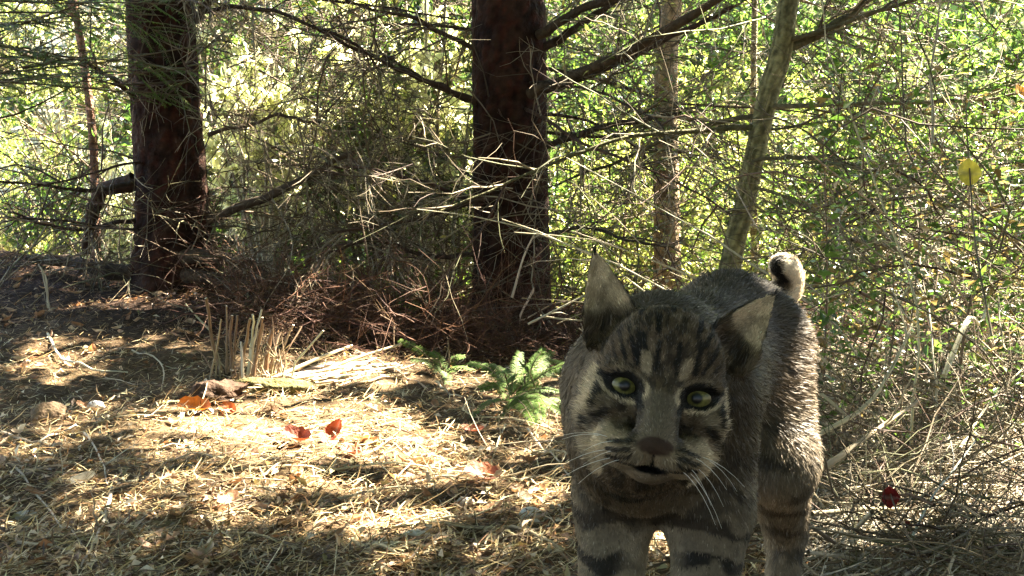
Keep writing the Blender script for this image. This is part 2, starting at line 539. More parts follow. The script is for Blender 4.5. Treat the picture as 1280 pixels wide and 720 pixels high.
def make_tree(name, label, base, pts, rads, colr, matname, limbs, rand_limbs, crown_i=None, sides=56, rows=150, ridge=0.010, flare=0.3, twn=(26, 12), seed=0, group=None, limb_col=(0.06, 0.042, 0.03), zr=(0.35, 1.75)):
    root = empty(name, base)
    tag(root, label, 'tree', group)
    inv = -np.asarray(base, float)
    mb = MB()
    pts = np.asarray(pts, float)
    trunk_mesh(mb, pts + inv, rads, colr, sides, rows, ridge, flare, seed)
    mb.build('trunk', M[matname], root)
    def add_twigs(limb, P):
        tm = MB()
        twigs_on(tm, (P + inv)[None], twn[0], twn[0] * twn[1])
        tag(tm.build('dead_twigs', M['twig'], limb), kind='stuff')
    for path, r in limbs:
        P = spline(path, 14)
        P = P + (np.cumsum(rng.normal(size=P.shape) * 0.006, 0))
        kr = r * np.linspace(1, 0.45, 14) * (1 + rng.normal(size=14) * 0.06)
        lm = MB()
        lm.add(*tubes((P + inv)[None], kr[None], jitcol(limb_col, 1, 0.2), 9))
        add_twigs(lm.build('limb', M['bark' if matname == 'bark' else 'pale_bark'], root), P)
    for k in range(rand_limbs):
        t = rng.uniform(*zr)
        i = int(np.argmin(np.abs(pts[:, 2] - t)))
        cpos = np.array([np.interp(t, pts[:, 2], pts[:, 0]), np.interp(t, pts[:, 2], pts[:, 1]), t])
        a = rng.uniform(0, 2 * math.pi)
        d = np.array([math.cos(a), math.sin(a), rng.uniform(-0.25, 0.3)])
        P = grow(cpos[None], d[None], rng.uniform(0.7, 1.6), 14, 0.07, 0.025)[0]
        r = rng.uniform(0.005, 0.012)
        lm = MB()
        lm.add(*tubes((P + inv)[None], (r * np.linspace(1, 0.35, 14))[None], jitcol(limb_col, 1, 0.3), 6))
        add_twigs(lm.build('limb', M['bark'], root), P)
    if crown_i is not None and (CT == crown_i).sum() > 0:
        cm = MB()
        crown_mesh(cm, CPOS[CT == crown_i] + inv, (CANOPY_TREES[crown_i][0] + inv[0], CANOPY_TREES[crown_i][1] + inv[1]), CBIG[CT == crown_i])
        # crown boughs carrying the sprays
        n = 16
        zz = rng.uniform(2.6, 5.6, n)
        tp = np.stack([np.interp(zz, pts[:, 2], pts[:, 0]), np.interp(zz, pts[:, 2], pts[:, 1]), zz], 1)
        a = rng.uniform(0, 2 * math.pi, n)
        B = grow(tp + inv, np.stack([np.cos(a), np.sin(a), np.full(n, 0.25)], 1), rng.uniform(1.0, 2.0, n), 8, 0.06)
        cm.add(*tubes(B, np.linspace(0.02, 0.006, 8)[None], np.array(limb_col), 5))
        tag(cm.build('crown', M['canopy'], root), kind='stuff')
    return root

BARK = (0.029, 0.0150, 0.0100)
# left trunk
Y1 = 5.6
b1 = np.array([(214 - 640) / FPX * Y1, Y1, 0.12])
ptsL = [b1 + [0.02, 0, 0], b1 + [0.01, 0, 0.45], b1 + [-0.01, 0, 0.9], b1 + [-0.03, 0, 1.5], b1 + [-0.04, 0.02, 3.0], b1 + [-0.04, 0, 6.5]]
limbsL = [(px_path([(262, 275), (330, 250), (380, 225), (440, 190)], [5.5, 5.35, 5.2, 5.1]), 0.022),
          (px_path([(243, 25), (262, 3), (285, -25)], [5.55, 5.5, 5.4]), 0.022),
          (px_path([(248, 20), (300, 12), (345, 16), (385, 32), (450, 64), (480, 90)], [5.55, 5.5, 5.4, 5.3, 5.3, 5.3]), 0.011),
          (px_path([(172, 228), (130, 240), (80, 238), (5, 230)], [5.55, 5.5, 5.4, 5.3]), 0.012),
          (px_path([(174, 275), (120, 285), (60, 280), (10, 262)], [5.55, 5.4, 5.3, 5.3]), 0.010),
          (px_path([(170, 226), (128, 240), (113, 278), (104, 320)], [5.6, 5.65, 5.7, 5.7]), 0.042),
          (px_path([(200, 322), (255, 316), (305, 326), (340, 362)], [5.5, 5.4, 5.35, 5.3]), 0.038),
          (px_path([(205, 330), (150, 338), (95, 322), (30, 322)], [5.5, 5.6, 5.75, 5.9]), 0.05),
          (px_path([(230, 345), (275, 352), (312, 372)], [5.45, 5.35, 5.2]), 0.035),
          (px_path([(260, 170), (300, 162), (345, 150), (400, 160)], [5.5, 5.4, 5.2, 5.1]), 0.010),
          (px_path([(172, 130), (130, 90), (80, 70), (20, 80)], [5.55, 5.4, 5.2, 5.1]), 0.010)]
make_tree('conifer_tree', 'thick dark reddish-brown conifer with arching exposed roots beside a low dark mound', b1, ptsL, [0.178, 0.158, 0.150, 0.146, 0.125, 0.06], BARK, 'bark', limbsL, 7, 0, twn=(13, 7), seed=1.3, flare=0.42, zr=(0.45, 1.75))
# middle trunk
Y2 = 5.7
b2 = np.array([(639 - 640) / FPX * Y2, Y2, -0.03])
ptsM = [b2, b2 + [0, 0, 0.5], b2 + [-0.005, 0, 1.0], b2 + [-0.012, 0, 1.6], b2 + [-0.02, 0, 3.0], b2 + [0.0, 0, 7.0]]
limbsM = [(px_path([(672, 44), (720, 20), (775, 0), (860, -40)], [5.6, 5.5, 5.4, 5.3]), 0.024),
          (px_path([(676, 62), (740, 22), (800, -18)], [5.65, 5.6, 5.5]), 0.020),
          (px_path([(662, 118), (720, 92), (790, 57), (890, 2), (970, -50)], [5.55, 5.4, 5.2, 5.0, 4.9]), 0.027),
          (px_path([(680, 112), (760, 80), (830, 46), (910, 8)], [5.6, 5.5, 5.35, 5.2]), 0.019),
          (px_path([(680, 182), (730, 168), (800, 155), (850, 148)], [5.55, 5.4, 5.3, 5.2]), 0.017),
          (px_path([(592, 60), (540, 36), (500, 22), (460, 10), (400, -12)], [5.6, 5.5, 5.4, 5.35, 5.3]), 0.012),
          (px_path([(594, 124), (550, 106), (500, 80), (450, 60), (390, 34)], [5.6, 5.5, 5.4, 5.3, 5.2]), 0.013),
          (px_path([(594, 130), (560, 118), (510, 92), (470, 74)], [5.65, 5.6, 5.6, 5.5]), 0.010),
          (px_path([(676, 238), (600, 250), (540, 268), (480, 285), (400, 300)], [5.5, 5.35, 5.3, 5.2, 5.1]), 0.012),
          (px_path([(600, 250), (540, 232), (480, 215), (410, 215)], [5.6, 5.45, 5.3, 5.2]), 0.011),
          (px_path([(680, 292), (740, 285), (800, 296), (850, 300)], [5.5, 5.3, 5.1, 5.0]), 0.010),
          (px_path([(600, 318), (540, 322), (470, 305), (410, 318)], [5.55, 5.4, 5.2, 5.1]), 0.012),
          (px_path([(682, 140), (740, 150), (800, 190), (830, 240)], [5.6, 5.5, 5.3, 5.2]), 0.008)]
make_tree('conifer_tree', 'dark scaly conifer trunk with long bare limbs reaching over the bobcat', b2, ptsM, [0.176, 0.170, 0.168, 0.165, 0.14, 0.06], BARK, 'bark', limbsM, 9, 1, twn=(13, 7), seed=4.1, flare=0.12, zr=(0.25, 1.75))
# slim curved tree on the right
ptsR = px_path([(900, 430), (908, 372), (917, 310), (929, 262), (941, 205), (953, 150), (962, 112), (974, 75), (981, 37), (986, 0)], 4.6)
ptsR = np.vstack([ptsR, ptsR[-1] + [[0.06, 0, 0.3], [0.18, 0.05, 1.2], [0.2, 0.1, 3.6]]])
limbsR = [(px_path([(976, 66), (1000, 52), (1040, 28), (1088, -2), (1150, -50)], [4.6, 4.6, 4.55, 4.5, 4.4]), 0.019),
          (px_path([(955, 132), (1010, 130), (1075, 128), (1150, 122), (1220, 112), (1290, 100)], [4.6, 4.5, 4.45, 4.4, 4.35, 4.3]), 0.010),
          (px_path([(935, 205), (990, 196), (1040, 200), (1090, 225), (1120, 262)], [4.6, 4.5, 4.4, 4.3, 4.2]), 0.008)]
make_tree('deciduous_tree', 'slim curved greenish-grey tree forking high beside the brush', ptsR[0], ptsR, [0.044, 0.042, 0.039, 0.038, 0.037, 0.037, 0.039, 0.041, 0.038, 0.037, 0.034, 0.028, 0.012], (0.175, 0.162, 0.078), 'pale_bark', limbsR, 5, 2, sides=28, rows=110, ridge=0.003, flare=0.15, twn=(14, 7), seed=2.2, limb_col=(0.11, 0.10, 0.055), zr=(0.5, 1.3))
# trunks further back
def pole(name, label, pxs, Y, r, colr, m='pale_bark', limbs=4, ci=None, group=None, ridge=0.004):
    p = px_path(pxs, Y)
    top = p[-1] + np.array([0.02, 0, 2.5])
    foot = p[0].copy()
    g0 = gz(foot[0], foot[1])
    if foot[2] > g0:
        p = np.vstack([[foot[0], foot[1], g0 - 0.05], p])
    p = np.vstack([p, top])
    make_tree(name, label, p[0], p, np.linspace(r * 1.1, r * 0.7, len(p)), colr, m, [], limbs, ci, sides=20, rows=70, ridge=ridge, flare=0.1, twn=(14, 6), seed=Y, group=group, limb_col=(0.15, 0.12, 0.08), zr=(0.2, 2.0))
pole('conifer_tree', 'mottled sunlit tan trunk standing between dark conifer and slim curved tree', [(834, 335), (833, 240), (832, 150), (834, 60), (840, -20)], 6.9, 0.075, (0.30, 0.21, 0.13), 'pale_bark', 8, 8)
pole('young_tree', 'thin straight stem directly behind the slim curved tree', [(943, 330), (941, 200), (942, 100), (944, -20)], 7.4, 0.022, (0.20, 0.16, 0.10), limbs=3)
pole('young_tree', 'thin reddish sapling stem on the mound side of the rooted conifer', [(120, 300), (117, 190), (108, 100), (92, 0), (88, -30)], 6.6, 0.022, (0.16, 0.085, 0.055), limbs=5)
pole('young_tree', 'pale grey leafless sapling between the two dark conifers', [(352, 330), (346, 220), (340, 120), (335, -10)], 8.2, 0.03, (0.30, 0.26, 0.19), limbs=5)
pole('young_tree', 'thin brown sapling stem close to the middle dark trunk', [(560, 330), (552, 200), (548, 90), (545, -20)], 7.6, 0.024, (0.14, 0.09, 0.06), limbs=4)
# unseen trees whose crowns shade the path, those round the camera added against sky light
for k, (ci, lab) in enumerate([(3, 'shade tree with broad low crown beside the brush'), (4, 'tall tree with spreading crown on the slope above the brambles'),
                               (5, 'shade tree with leafy crown overhanging the path by the bobcat'), (6, 'conifer with a dense crown on the slope behind the slim tree'),
                               (7, 'outermost shade tree with loose crown past the brambles'), (9, 'unseen tree added for shade with broad crown opposite the brambles'),
                               (10, 'tall unseen tree added for shade with wide crown behind the camera spot'), (11, 'unseen tree added for shade with dense crown behind the camera spot'), (12, 'unseen tree added for shade with low boughs on the near side of the brush')]):
    x_, y_ = CANOPY_TREES[ci]
    if ci == 6:
        continue
    g0 = float(gz(x_, y_))
    p = np.array([[x_, y_, g0 - 0.05], [x_ + 0.03, y_, g0 + 1.2], [x_, y_ + 0.05, g0 + 3.2], [x_ + 0.05, y_, g0 + 6.8]])
    make_tree('conifer_tree', lab, p[0], p, [0.13, 0.12, 0.10, 0.04], (0.09, 0.06, 0.04), 'bark', [], 3, ci, sides=18, rows=40, ridge=0.006, flare=0.2, twn=(8, 4), seed=k, zr=(1.6, 2.2))

# ------------------------------------------------------------------ shrubs: a few kinds, copied over the slope behind
def shrub_meshes(h, spread, ns, nl, leafL, leafW, cols, stemcol, upright=0.9, name='s', wig=0.12, bl=(0.15, 0.45), tl=(0.06, 0.2)):
    sm, fm_ = MB(), MB()
    a = rng.uniform(0, 2 * math.pi, ns)
    D = np.stack([np.cos(a) * spread, np.sin(a) * spread, np.full(ns, upright)], 1) * rng.uniform(0.7, 1.3, (ns, 3))
    S = np.stack([np.cos(a), np.sin(a), 0 * a], 1) * 0.05
    A = grow(S, D, rng.uniform(0.6, 1.1, ns) * h, 8, wig, 0.02 if wig > 0.1 else 0.0)
    sm.add(*tubes(A, np.linspace(0.010, 0.004, 8)[None] * rng.uniform(0.7, 1.3, (ns, 1)), jitcol(stemcol, ns), 5))
    nb_ = ns * 6
    s, T, _, _ = along(A, nb_, 0.25, 1.0)
    B = grow(s, off_dirs(T, 0.4, 1.1), rng.uniform(*bl, nb_) * h, 5, 0.16, 0.03)
    sm.add(*tubes(B, np.linspace(0.004, 0.0015, 5)[None], jitcol(stemcol, nb_), 3))
    nt_ = ns * 20
    s, T, _, _ = along(B, nt_, 0.1, 1.0)
    Cc = grow(s, off_dirs(T, 0.4, 1.0), rng.uniform(*tl, nt_) * h, 4, 0.18, 0.02)
    sm.add(*tubes(Cc, np.linspace(0.002, 0.001, 4)[None], jitcol(stemcol, nt_), 3))
    s, T, i, _ = along(Cc, nl, 0.0, 1.0)
    nn = nz(rng.normal(size=(nl, 3)) * 0.6 + np.array([0, 0, 0.8]))
    k = rng.integers(0, len(cols), nl)
    C = np.array(cols)[k] * rng.uniform(0.65, 1.35, (nl, 1))
    fm_.add(*leaves(s, off_dirs(T, 0.3, 1.2), nn, rng.uniform(0.6, 1.3, nl) * leafL, rng.uniform(0.6, 1.2, nl) * leafW, C))
    a_, b_ = sm.mesh(name + '_stems'), fm_.mesh(name + '_foliage')
    a_.materials.append(M['twig'])
    b_.materials.append(M['glare_leaf' if wig < 0.1 else 'leaf'])
    return a_, b_

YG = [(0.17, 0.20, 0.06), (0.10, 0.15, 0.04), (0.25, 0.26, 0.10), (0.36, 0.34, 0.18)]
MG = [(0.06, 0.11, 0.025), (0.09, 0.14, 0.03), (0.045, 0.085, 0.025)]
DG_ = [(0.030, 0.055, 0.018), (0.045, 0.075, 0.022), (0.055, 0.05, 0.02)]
PW = [(0.62, 0.62, 0.42), (0.50, 0.54, 0.30), (0.70, 0.69, 0.52)]  # sun glare put into the leaf colour as near-white
KINDS = {
    'yellow': [shrub_meshes(1.5, 0.6, 9, 3600, 0.048, 0.022, YG, (0.22, 0.18, 0.11), name='y%d' % k) for k in range(3)],
    'mid': [shrub_meshes(1.7, 0.55, 9, 3600, 0.055, 0.026, MG, (0.13, 0.10, 0.06), name='m%d' % k) for k in range(2)],
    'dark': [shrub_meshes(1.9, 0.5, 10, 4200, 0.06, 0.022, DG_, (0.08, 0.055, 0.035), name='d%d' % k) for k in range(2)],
    'glare_white': [shrub_meshes(1.5, 0.12, 9, 900, 0.085, 0.045, PW, (0.40, 0.36, 0.26), 1.0, name='w%d' % k, wig=0.05, bl=(0.06, 0.15), tl=(0.03, 0.08)) for k in range(2)]}
SLAB = {'yellow': ('bushy shrub of small sunlit yellow-green leaves on the slope behind the trees', 'yellow-green shrubs behind the trees'),
        'mid': ('loose mid-green leafy shrub on the slope behind the trees', 'mid-green shrubs behind the trees'),
        'dark': ('dark green shaded shrub among the dead branches behind the conifers', 'dark shrubs behind the conifers'),
        'glare_white': ('upright shrub painted sun-glare white behind the dead branches', 'pale shrubs behind the dead branches')}

def shrub(kind, x, y, sc_=1.0, dz=0.0, label=None, group=None):
    a_, b_ = KINDS[kind][rng.integers(0, len(KINDS[kind]))]
    r = empty('leafy_shrub', (x, y, float(gz(x, y)) + dz), rng.uniform(0, 6.28), sc_ * rng.uniform(0.9, 1.12))
    tag(r, label or SLAB[kind][0], 'shrub', group)
    link_mesh('stems', a_, r)
    link_mesh('foliage', b_, r)

ZONES = [(150, 'on the mound side of the rooted conifer'), (265, 'behind the rooted conifer'), (430, 'between the conifers nearer the rooted one'), (590, 'between the conifers nearer the scaly one'), (690, 'behind the scaly conifer'), (800, 'between the scaly conifer and the tan trunk'),
         (880, 'behind the mottled tan trunk'), (990, 'behind the slim curved tree'), (1130, 'between the slim curved tree and the brambles'), (9999, 'beyond the brambles')]
LOOK = {'yellow': 'bushy yellow-green small-leaved shrub', 'mid': 'loose mid-green leafy shrub', 'dark': 'dark green shaded shrub', 'glare_white': 'upright shrub painted sun-glare white'}
def where(px):
    return next(t for lim, t in ZONES if px < lim)
def far_word(y):
    return 'low down ' if y < 8 else 'a little way back ' if y < 10 else 'partway up the slope ' if y < 14 else 'far up the slope '

def spread_row(kind, n, px0, px1, y0, y1, s0=0.9, s1=1.3):
    for k in range(n):
        px = px0 + (px1 - px0) * (k + rng.uniform(0.1, 0.9)) / n
        y = rng.uniform(y0, y1)
        shrub(kind, (px - 640) / FPX * y, y, rng.uniform(s0, s1), label=LOOK[kind] + ' ' + far_word(y) + where(px), group=SLAB[kind][1])
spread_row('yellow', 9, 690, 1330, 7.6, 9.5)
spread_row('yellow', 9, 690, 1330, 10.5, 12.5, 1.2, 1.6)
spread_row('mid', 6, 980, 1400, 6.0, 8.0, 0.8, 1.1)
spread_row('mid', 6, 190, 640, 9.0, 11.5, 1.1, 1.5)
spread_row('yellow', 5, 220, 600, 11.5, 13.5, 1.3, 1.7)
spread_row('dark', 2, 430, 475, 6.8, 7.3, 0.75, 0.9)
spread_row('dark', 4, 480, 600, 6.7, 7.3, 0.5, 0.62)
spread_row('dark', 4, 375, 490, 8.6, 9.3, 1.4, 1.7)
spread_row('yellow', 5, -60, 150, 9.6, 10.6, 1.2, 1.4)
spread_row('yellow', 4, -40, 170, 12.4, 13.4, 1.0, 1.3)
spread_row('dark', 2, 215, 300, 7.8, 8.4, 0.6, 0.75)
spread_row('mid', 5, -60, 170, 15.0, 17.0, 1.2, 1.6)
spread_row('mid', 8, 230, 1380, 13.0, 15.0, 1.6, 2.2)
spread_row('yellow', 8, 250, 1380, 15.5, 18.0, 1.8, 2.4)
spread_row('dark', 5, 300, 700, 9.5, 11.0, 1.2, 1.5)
for px, y, s_ in ((328, 6.4, 0.86), (316, 6.6, 0.8), (342, 6.55, 0.75), (500, 6.7, 1.12), (548, 6.8, 1.15), (522, 7.1, 1.0), (408, 7.2, 0.7), (150, 8.2, 0.9)):
    shrub('glare_white', (px - 640) / FPX * y, y, s_, label=LOOK['glare_white'] + ' ' + far_word(y) + where(px), group=SLAB['glare_white'][1])
for k in range(15):  # unseen shrubs added round the camera to block low sky light
    a = math.radians(172 + 205 * (k + 0.5) / 15)
    rr_ = rng.uniform(4.8, 5.6)
    shrub('dark', 0.3 + rr_ * math.cos(a), 0.4 + rr_ * math.sin(a), rng.uniform(1.5, 1.9), label='tall dark unseen shrub added to block sky light around the open spot before the bobcat', group='added sky-blocking shrubs around the open spot')
for x_, y_, s_ in ((2.1, 0.2, 0.8), (2.5, -0.8, 0.95), (2.3, 1.0, 0.7)):  # unseen shrubs added to keep fill light off the bobcat
    shrub('dark', x_, y_, s_, label='dark unseen shrub added across from the cut stems to shade the bobcat', group='added shading shrubs across the path from the cut stems')
# the wood beyond, one leafy mass over the slope
n = 37000
fx = rng.uniform(-15, 15, n)
fy = rng.uniform(13.5, 34, n)
cl = fbm(np.stack([fx * 0.55, fy * 0.55, 0 * fx], 1), 2)
kp = 640 + FPX * fx / fy > 240
fx, fy, cl = fx[kp], fy[kp], cl[kp]
n = len(fx)
fzz = gz(fx, fy) + rng.random(n) ** 1.5 * (0.4 + 4.0 * sstep(0.40, 0.62, cl))
D = nz(rng.normal(size=(n, 3)) + np.array([0, 0, -0.3]))
nn = nz(rng.normal(size=(n, 3)) * 0.6 + np.array([0, 0, 0.7]))
sel = fbm(np.stack([fx * 0.8, fy * 0.8, 0 * fx + 7], 1), 2)[:, None]
C = np.where(sel > 0.5, np.array([[0.13, 0.19, 0.045]]), np.array([[0.045, 0.085, 0.03]])) * rng.uniform(0.5, 1.6, (n, 1))
wood = MB().add(*leaves2(np.stack([fx, fy, fzz], 1), D, nn, rng.uniform(0.10, 0.26, n), rng.uniform(0.06, 0.13, n), C)).build('far_woodland', M['leaf'])
tag(wood, 'sunlit green woodland covering the slope far behind the trees', 'woodland', kind='stuff')

# ------------------------------------------------------------------ dead brush between and around the trunks
def tangle(name, label, cat, n, n2, pxr, Yr, zr, L, r, pale, flat=0.5, tint=None, K=7, grav=0.05):
    Y = rng.uniform(*Yr, n)
    px = rng.uniform(*pxr, n)
    x = (px - 640) / FPX * Y
    z = gz(x, Y) + rng.uniform(0, 1, n) ** 1.3 * (zr[1] - zr[0]) + zr[0]
    D = rng.normal(size=(n, 3)) * np.array([1, 1, flat])
    P = grow(np.stack([x, Y, z], 1), D, rng.uniform(*L, n), K, 0.19, rng.uniform(-0.03, grav * 2, n))
    P[..., 2] = np.maximum(P[..., 2], gz(P[..., 0], P[..., 1]) + 0.004)
    C = twig_cols(n, pale)
    if tint is not None:
        C = C * np.asarray(tint)
    mb = MB()
    mb.add(*tubes(P, np.linspace(1, 0.4, K)[None] * rng.uniform(0.5, 1.3, (n, 1)) * r, C, 4))
    if n2:
        s, T, i, t = along(P, n2)
        B = grow(s, off_dirs(T, 0.4, 1.2), rng.uniform(0.06, 0.3, n2), 4, 0.18, rng.uniform(-0.03, grav * 2, n2))
        mb.add(*tubes(B, np.linspace(1, 0.4, 4)[None] * rng.uniform(0.5, 1.2, (n2, 1)) * r * 0.5, C[i] * rng.uniform(0.8, 1.25, (n2, 1)), 3))
    o = mb.build(name, M['twig'])
    return tag(o, label, cat, kind='stuff')

tangle('dead_brush', 'tangle of fine bare twigs filling the space between the conifers', 'brush', 170, 1300, (255, 900), (4.9, 6.6), (0.05, 1.1), (0.3, 0.9), 0.0032, 0.04)
tangle('dead_brush', 'dark brown twig thicket filling the gap beside the scaly trunk', 'brush', 120, 1300, (340, 590), (5.6, 6.8), (0.25, 1.25), (0.3, 0.8), 0.0032, 0.02, 0.5, (0.62, 0.5, 0.42))
tangle('dead_brush', 'dense dark twigs right behind the rooted conifer', 'brush', 130, 1300, (215, 480), (5.9, 7.0), (0.2, 1.4), (0.3, 0.9), 0.0034, 0.03, 0.5, (0.65, 0.55, 0.45))
tangle('dead_brush', 'reddish heap of dead twigs and needles around the middle trunk foot', 'brush', 900, 3900, (280, 770), (4.45, 5.6), (0.0, 0.17), (0.10, 0.42), 0.0026, 0.05, 0.5, (0.62, 0.36, 0.30), grav=0.03)
tangle('dead_brush', 'dark bare twigs hanging around the rooted conifer', 'brush', 110, 800, (-20, 330), (5.0, 6.4), (0.1, 1.3), (0.4, 1.0), 0.0034, 0.10, 0.5, (0.9, 0.8, 0.75))
tangle('bramble_thicket', 'sunlit pale bramble twigs behind the bobcat and slim tree', 'brush', 240, 1500, (690, 1330), (4.9, 7.4), (0.0, 1.4), (0.4, 1.1), 0.0036, 0.42, 0.6)
tangle('bramble_thicket', 'dense grey-brown bramble twigs crowding the path edge beside the bobcat', 'brush', 240, 1500, (1010, 1330), (2.5, 4.6), (0.0, 0.75), (0.25, 0.8), 0.0028, 0.14, 0.6)
tangle('bramble_thicket', 'low mat of broken twigs on the ground beside the bobcat', 'brush', 700, 2200, (985, 1330), (1.75, 3.4), (0.0, 0.14), (0.15, 0.45), 0.0022, 0.16, 0.2, grav=0.02)
# leaves caught in that undergrowth
def ground_leaf_mass(name, label, n, pxr, Yr, zr, cols, L):
    Y = rng.uniform(*Yr, n)
    px = rng.uniform(*pxr, n)
    x = (px - 640) / FPX * Y
    z = gz(x, Y) + rng.uniform(0, 1, n) ** 1.5 * (zr[1] - zr[0]) + zr[0]
    C = np.array(cols)[rng.integers(0, len(cols), n)] * rng.uniform(0.6, 1.35, (n, 1))
    D = rng.normal(size=(n, 3)) * np.array([1, 1, 0.5])
    nn = nz(rng.normal(size=(n, 3)) * 0.6 + np.array([0, 0, 0.8]))
    o = MB().add(*leaves(np.stack([x, Y, z], 1), D, nn, rng.uniform(0.6, 1.3, n) * L, rng.uniform(0.5, 1.1, n) * L * 0.5, C)).build(name, M['leaf'])
    tag(o, label, 'undergrowth', kind='stuff')
ground_leaf_mass('undergrowth', 'small green and dry leaves caught in the brambles by the path', 5200, (1010, 1340), (2.6, 5.2), (0.02, 0.9), [(0.045, 0.085, 0.022), (0.08, 0.13, 0.03), (0.06, 0.11, 0.025), (0.13, 0.09, 0.045)], 0.034)
ground_leaf_mass('undergrowth', 'sunlit leaves low in the brush behind the bobcat', 4200, (690, 1340), (5.0, 7.6), (0.02, 1.5), [(0.12, 0.17, 0.04), (0.20, 0.22, 0.07), (0.30, 0.28, 0.13), (0.06, 0.09, 0.03)], 0.042)
ground_leaf_mass('undergrowth', 'dim leaves low in the brush between the conifers', 1700, (370, 640), (5.6, 7.4), (0.02, 1.1), [(0.06, 0.10, 0.03), (0.12, 0.15, 0.04), (0.20, 0.17, 0.08)], 0.04)

# ------------------------------------------------------------------ straw and needle litter on the path
def litter(n, y0, y1, L, wd, cols, pxr=(-60, 1340), tilt=0.18, lift=0.012, name='straw_litter', label='pale dry straw and needles littering the path'):
    u_ = rng.random(n)
    Y = 1 / (1 / y0 + u_ * (1 / y1 - 1 / y0))
    Y = np.where(rng.random(n) < 0.45, rng.uniform(y0, y1, n), Y)
    x = (rng.uniform(*pxr, n) - 640) / FPX * Y
    z = gz(x, Y) + rng.uniform(0.001, lift, n)
    a = rng.normal(0.15, 1.1, n)
    D = np.stack([np.cos(a), np.sin(a), rng.normal(0.08, tilt, n)], 1)
    P = grow(np.stack([x, Y, z], 1), D, rng.uniform(*L, n), 4, 0.16, 0.02)
    P[..., 2] = np.maximum(P[..., 2], gz(P[..., 0], P[..., 1]) + 0.002)
    S = nz(np.cross(D, np.array([0, 0, 1.0])) + rng.normal(size=(n, 3)) * 0.3)
    k = rng.integers(0, len(cols), n)
    C = np.array(cols)[k] * rng.uniform(0.6, 1.3, (n, 1))
    f = (sstep(4.1, 5.0, Y) * (sstep(-0.9, -0.4, x) + 0.55 * sstep(-0.9, -1.4, x)))[:, None]
    C = C * (1 - f) + C * np.array([0.62, 0.36, 0.26]) * f
    V = ribbons(P, np.array([0.8, 1, 0.9, 0.25])[None] * rng.uniform(0.6, 1.3, (n, 1)) * wd, S, C)
    o = MB().add(*V).build(name, M['straw'])
    tag(o, label, 'straw', kind='stuff')
ST = [(0.56, 0.42, 0.20), (0.66, 0.56, 0.34), (0.32, 0.20, 0.08), (0.11, 0.062, 0.028), (0.42, 0.35, 0.19), (0.20, 0.135, 0.055), (0.07, 0.040, 0.020), (0.22, 0.11, 0.045)]
litter(56000, 1.7, 7.0, (0.010, 0.045), 0.0013, ST, tilt=0.35, lift=0.022)
litter(8000, 1.7, 7.0, (0.05, 0.12), 0.0011, [tuple(0.8 * q_ for q_ in c_) for c_ in ST[:3] + ST[4:6]], tilt=0.25, lift=0.02, name='straw_litter', label='longer bent straw stalks scattered over the path')
litter(9000, 1.7, 7.0, (0.02, 0.09), 0.0017, ST, (-520, -60), tilt=0.3, lift=0.022, name='straw_litter', label='straw and needles on the path side away from the brambles')
litter(13000, 1.7, 4.6, (0.03, 0.11), 0.0013, [(0.34, 0.31, 0.24), (0.20, 0.17, 0.12), (0.46, 0.42, 0.33)], (980, 1340), 0.3, 0.04, 'straw_litter', 'grey-brown chaff under the brambles')

# broken leaf scraps in the litter
n = 5200
Y = 1 / (1 / 1.7 + rng.random(n) * (1 / 6.6 - 1 / 1.7))
x = (rng.uniform(-60, 1340, n) - 640) / FPX * Y
D = rng.normal(size=(n, 3)) * np.array([1, 1, 0.35])
nn = nz(rng.normal(size=(n, 3)) * 0.45 + np.array([0, 0, 0.9]))
SCR = np.array([(0.30, 0.19, 0.11), (0.16, 0.09, 0.05), (0.48, 0.38, 0.26), (0.60, 0.54, 0.42), (0.22, 0.20, 0.10), (0.10, 0.065, 0.04)])
C = SCR[rng.integers(0, 6, n)] * rng.uniform(0.7, 1.3, (n, 1))
o = MB().add(*leaves(np.stack([x, Y, gz(x, Y) + rng.uniform(0.006, 0.026, n)], 1), D, nn, rng.uniform(0.010, 0.034, n), rng.uniform(0.006, 0.016, n), C)).build('leaf_scraps', M['dry_leaf'])
tag(o, 'small broken scraps of dry leaf strewn through the litter', 'leaf litter', kind='stuff')
# ------------------------------------------------------------------ things on the ground
def twig_thing(name, label, cat, P, r0, r1, colr, group=None, forks=0, m='twig', sides=6):
    P = np.asarray(P, float)
    b = P[0].copy()
    root = empty(name, b)
    tag(root, label, cat, group)
    K = len(P)
    lm = MB()
    lm.add(*tubes((P - b)[None], (np.linspace(r0, r1, K) * (1 + rng.normal(size=K) * 0.08))[None], jitcol(colr, 1, 0.15), sides))
    lm.build('stem', M[m], root)
    for k in range(forks):
        s, T, i, t = along(P[None], 1, 0.25, 0.9)
        B = grow(s, off_dirs(T, 0.4, 0.9), rng.uniform(0.12, 0.35) * np.linalg.norm(P[-1] - P[0]), 6, 0.12, 0.03)
        B[..., 2] = np.maximum(B[..., 2], gz(B[..., 0], B[..., 1]) + 0.004)
        MB().add(*tubes(B - b, np.linspace(r1 * 1.1, r1 * 0.4, 6)[None], jitcol(colr, 1, 0.2), 5)).build('side_twig', M[m], root)
    return root

def ground_path(pts, lift=0.008, K=10):
    P = np.array([gp(a, b) for a, b in pts])
    P = spline(P, K)
    P[:, 2] = gz(P[:, 0], P[:, 1]) + lift + np.abs(np.sin(np.linspace(0, 3.1, K))) * lift
    return P

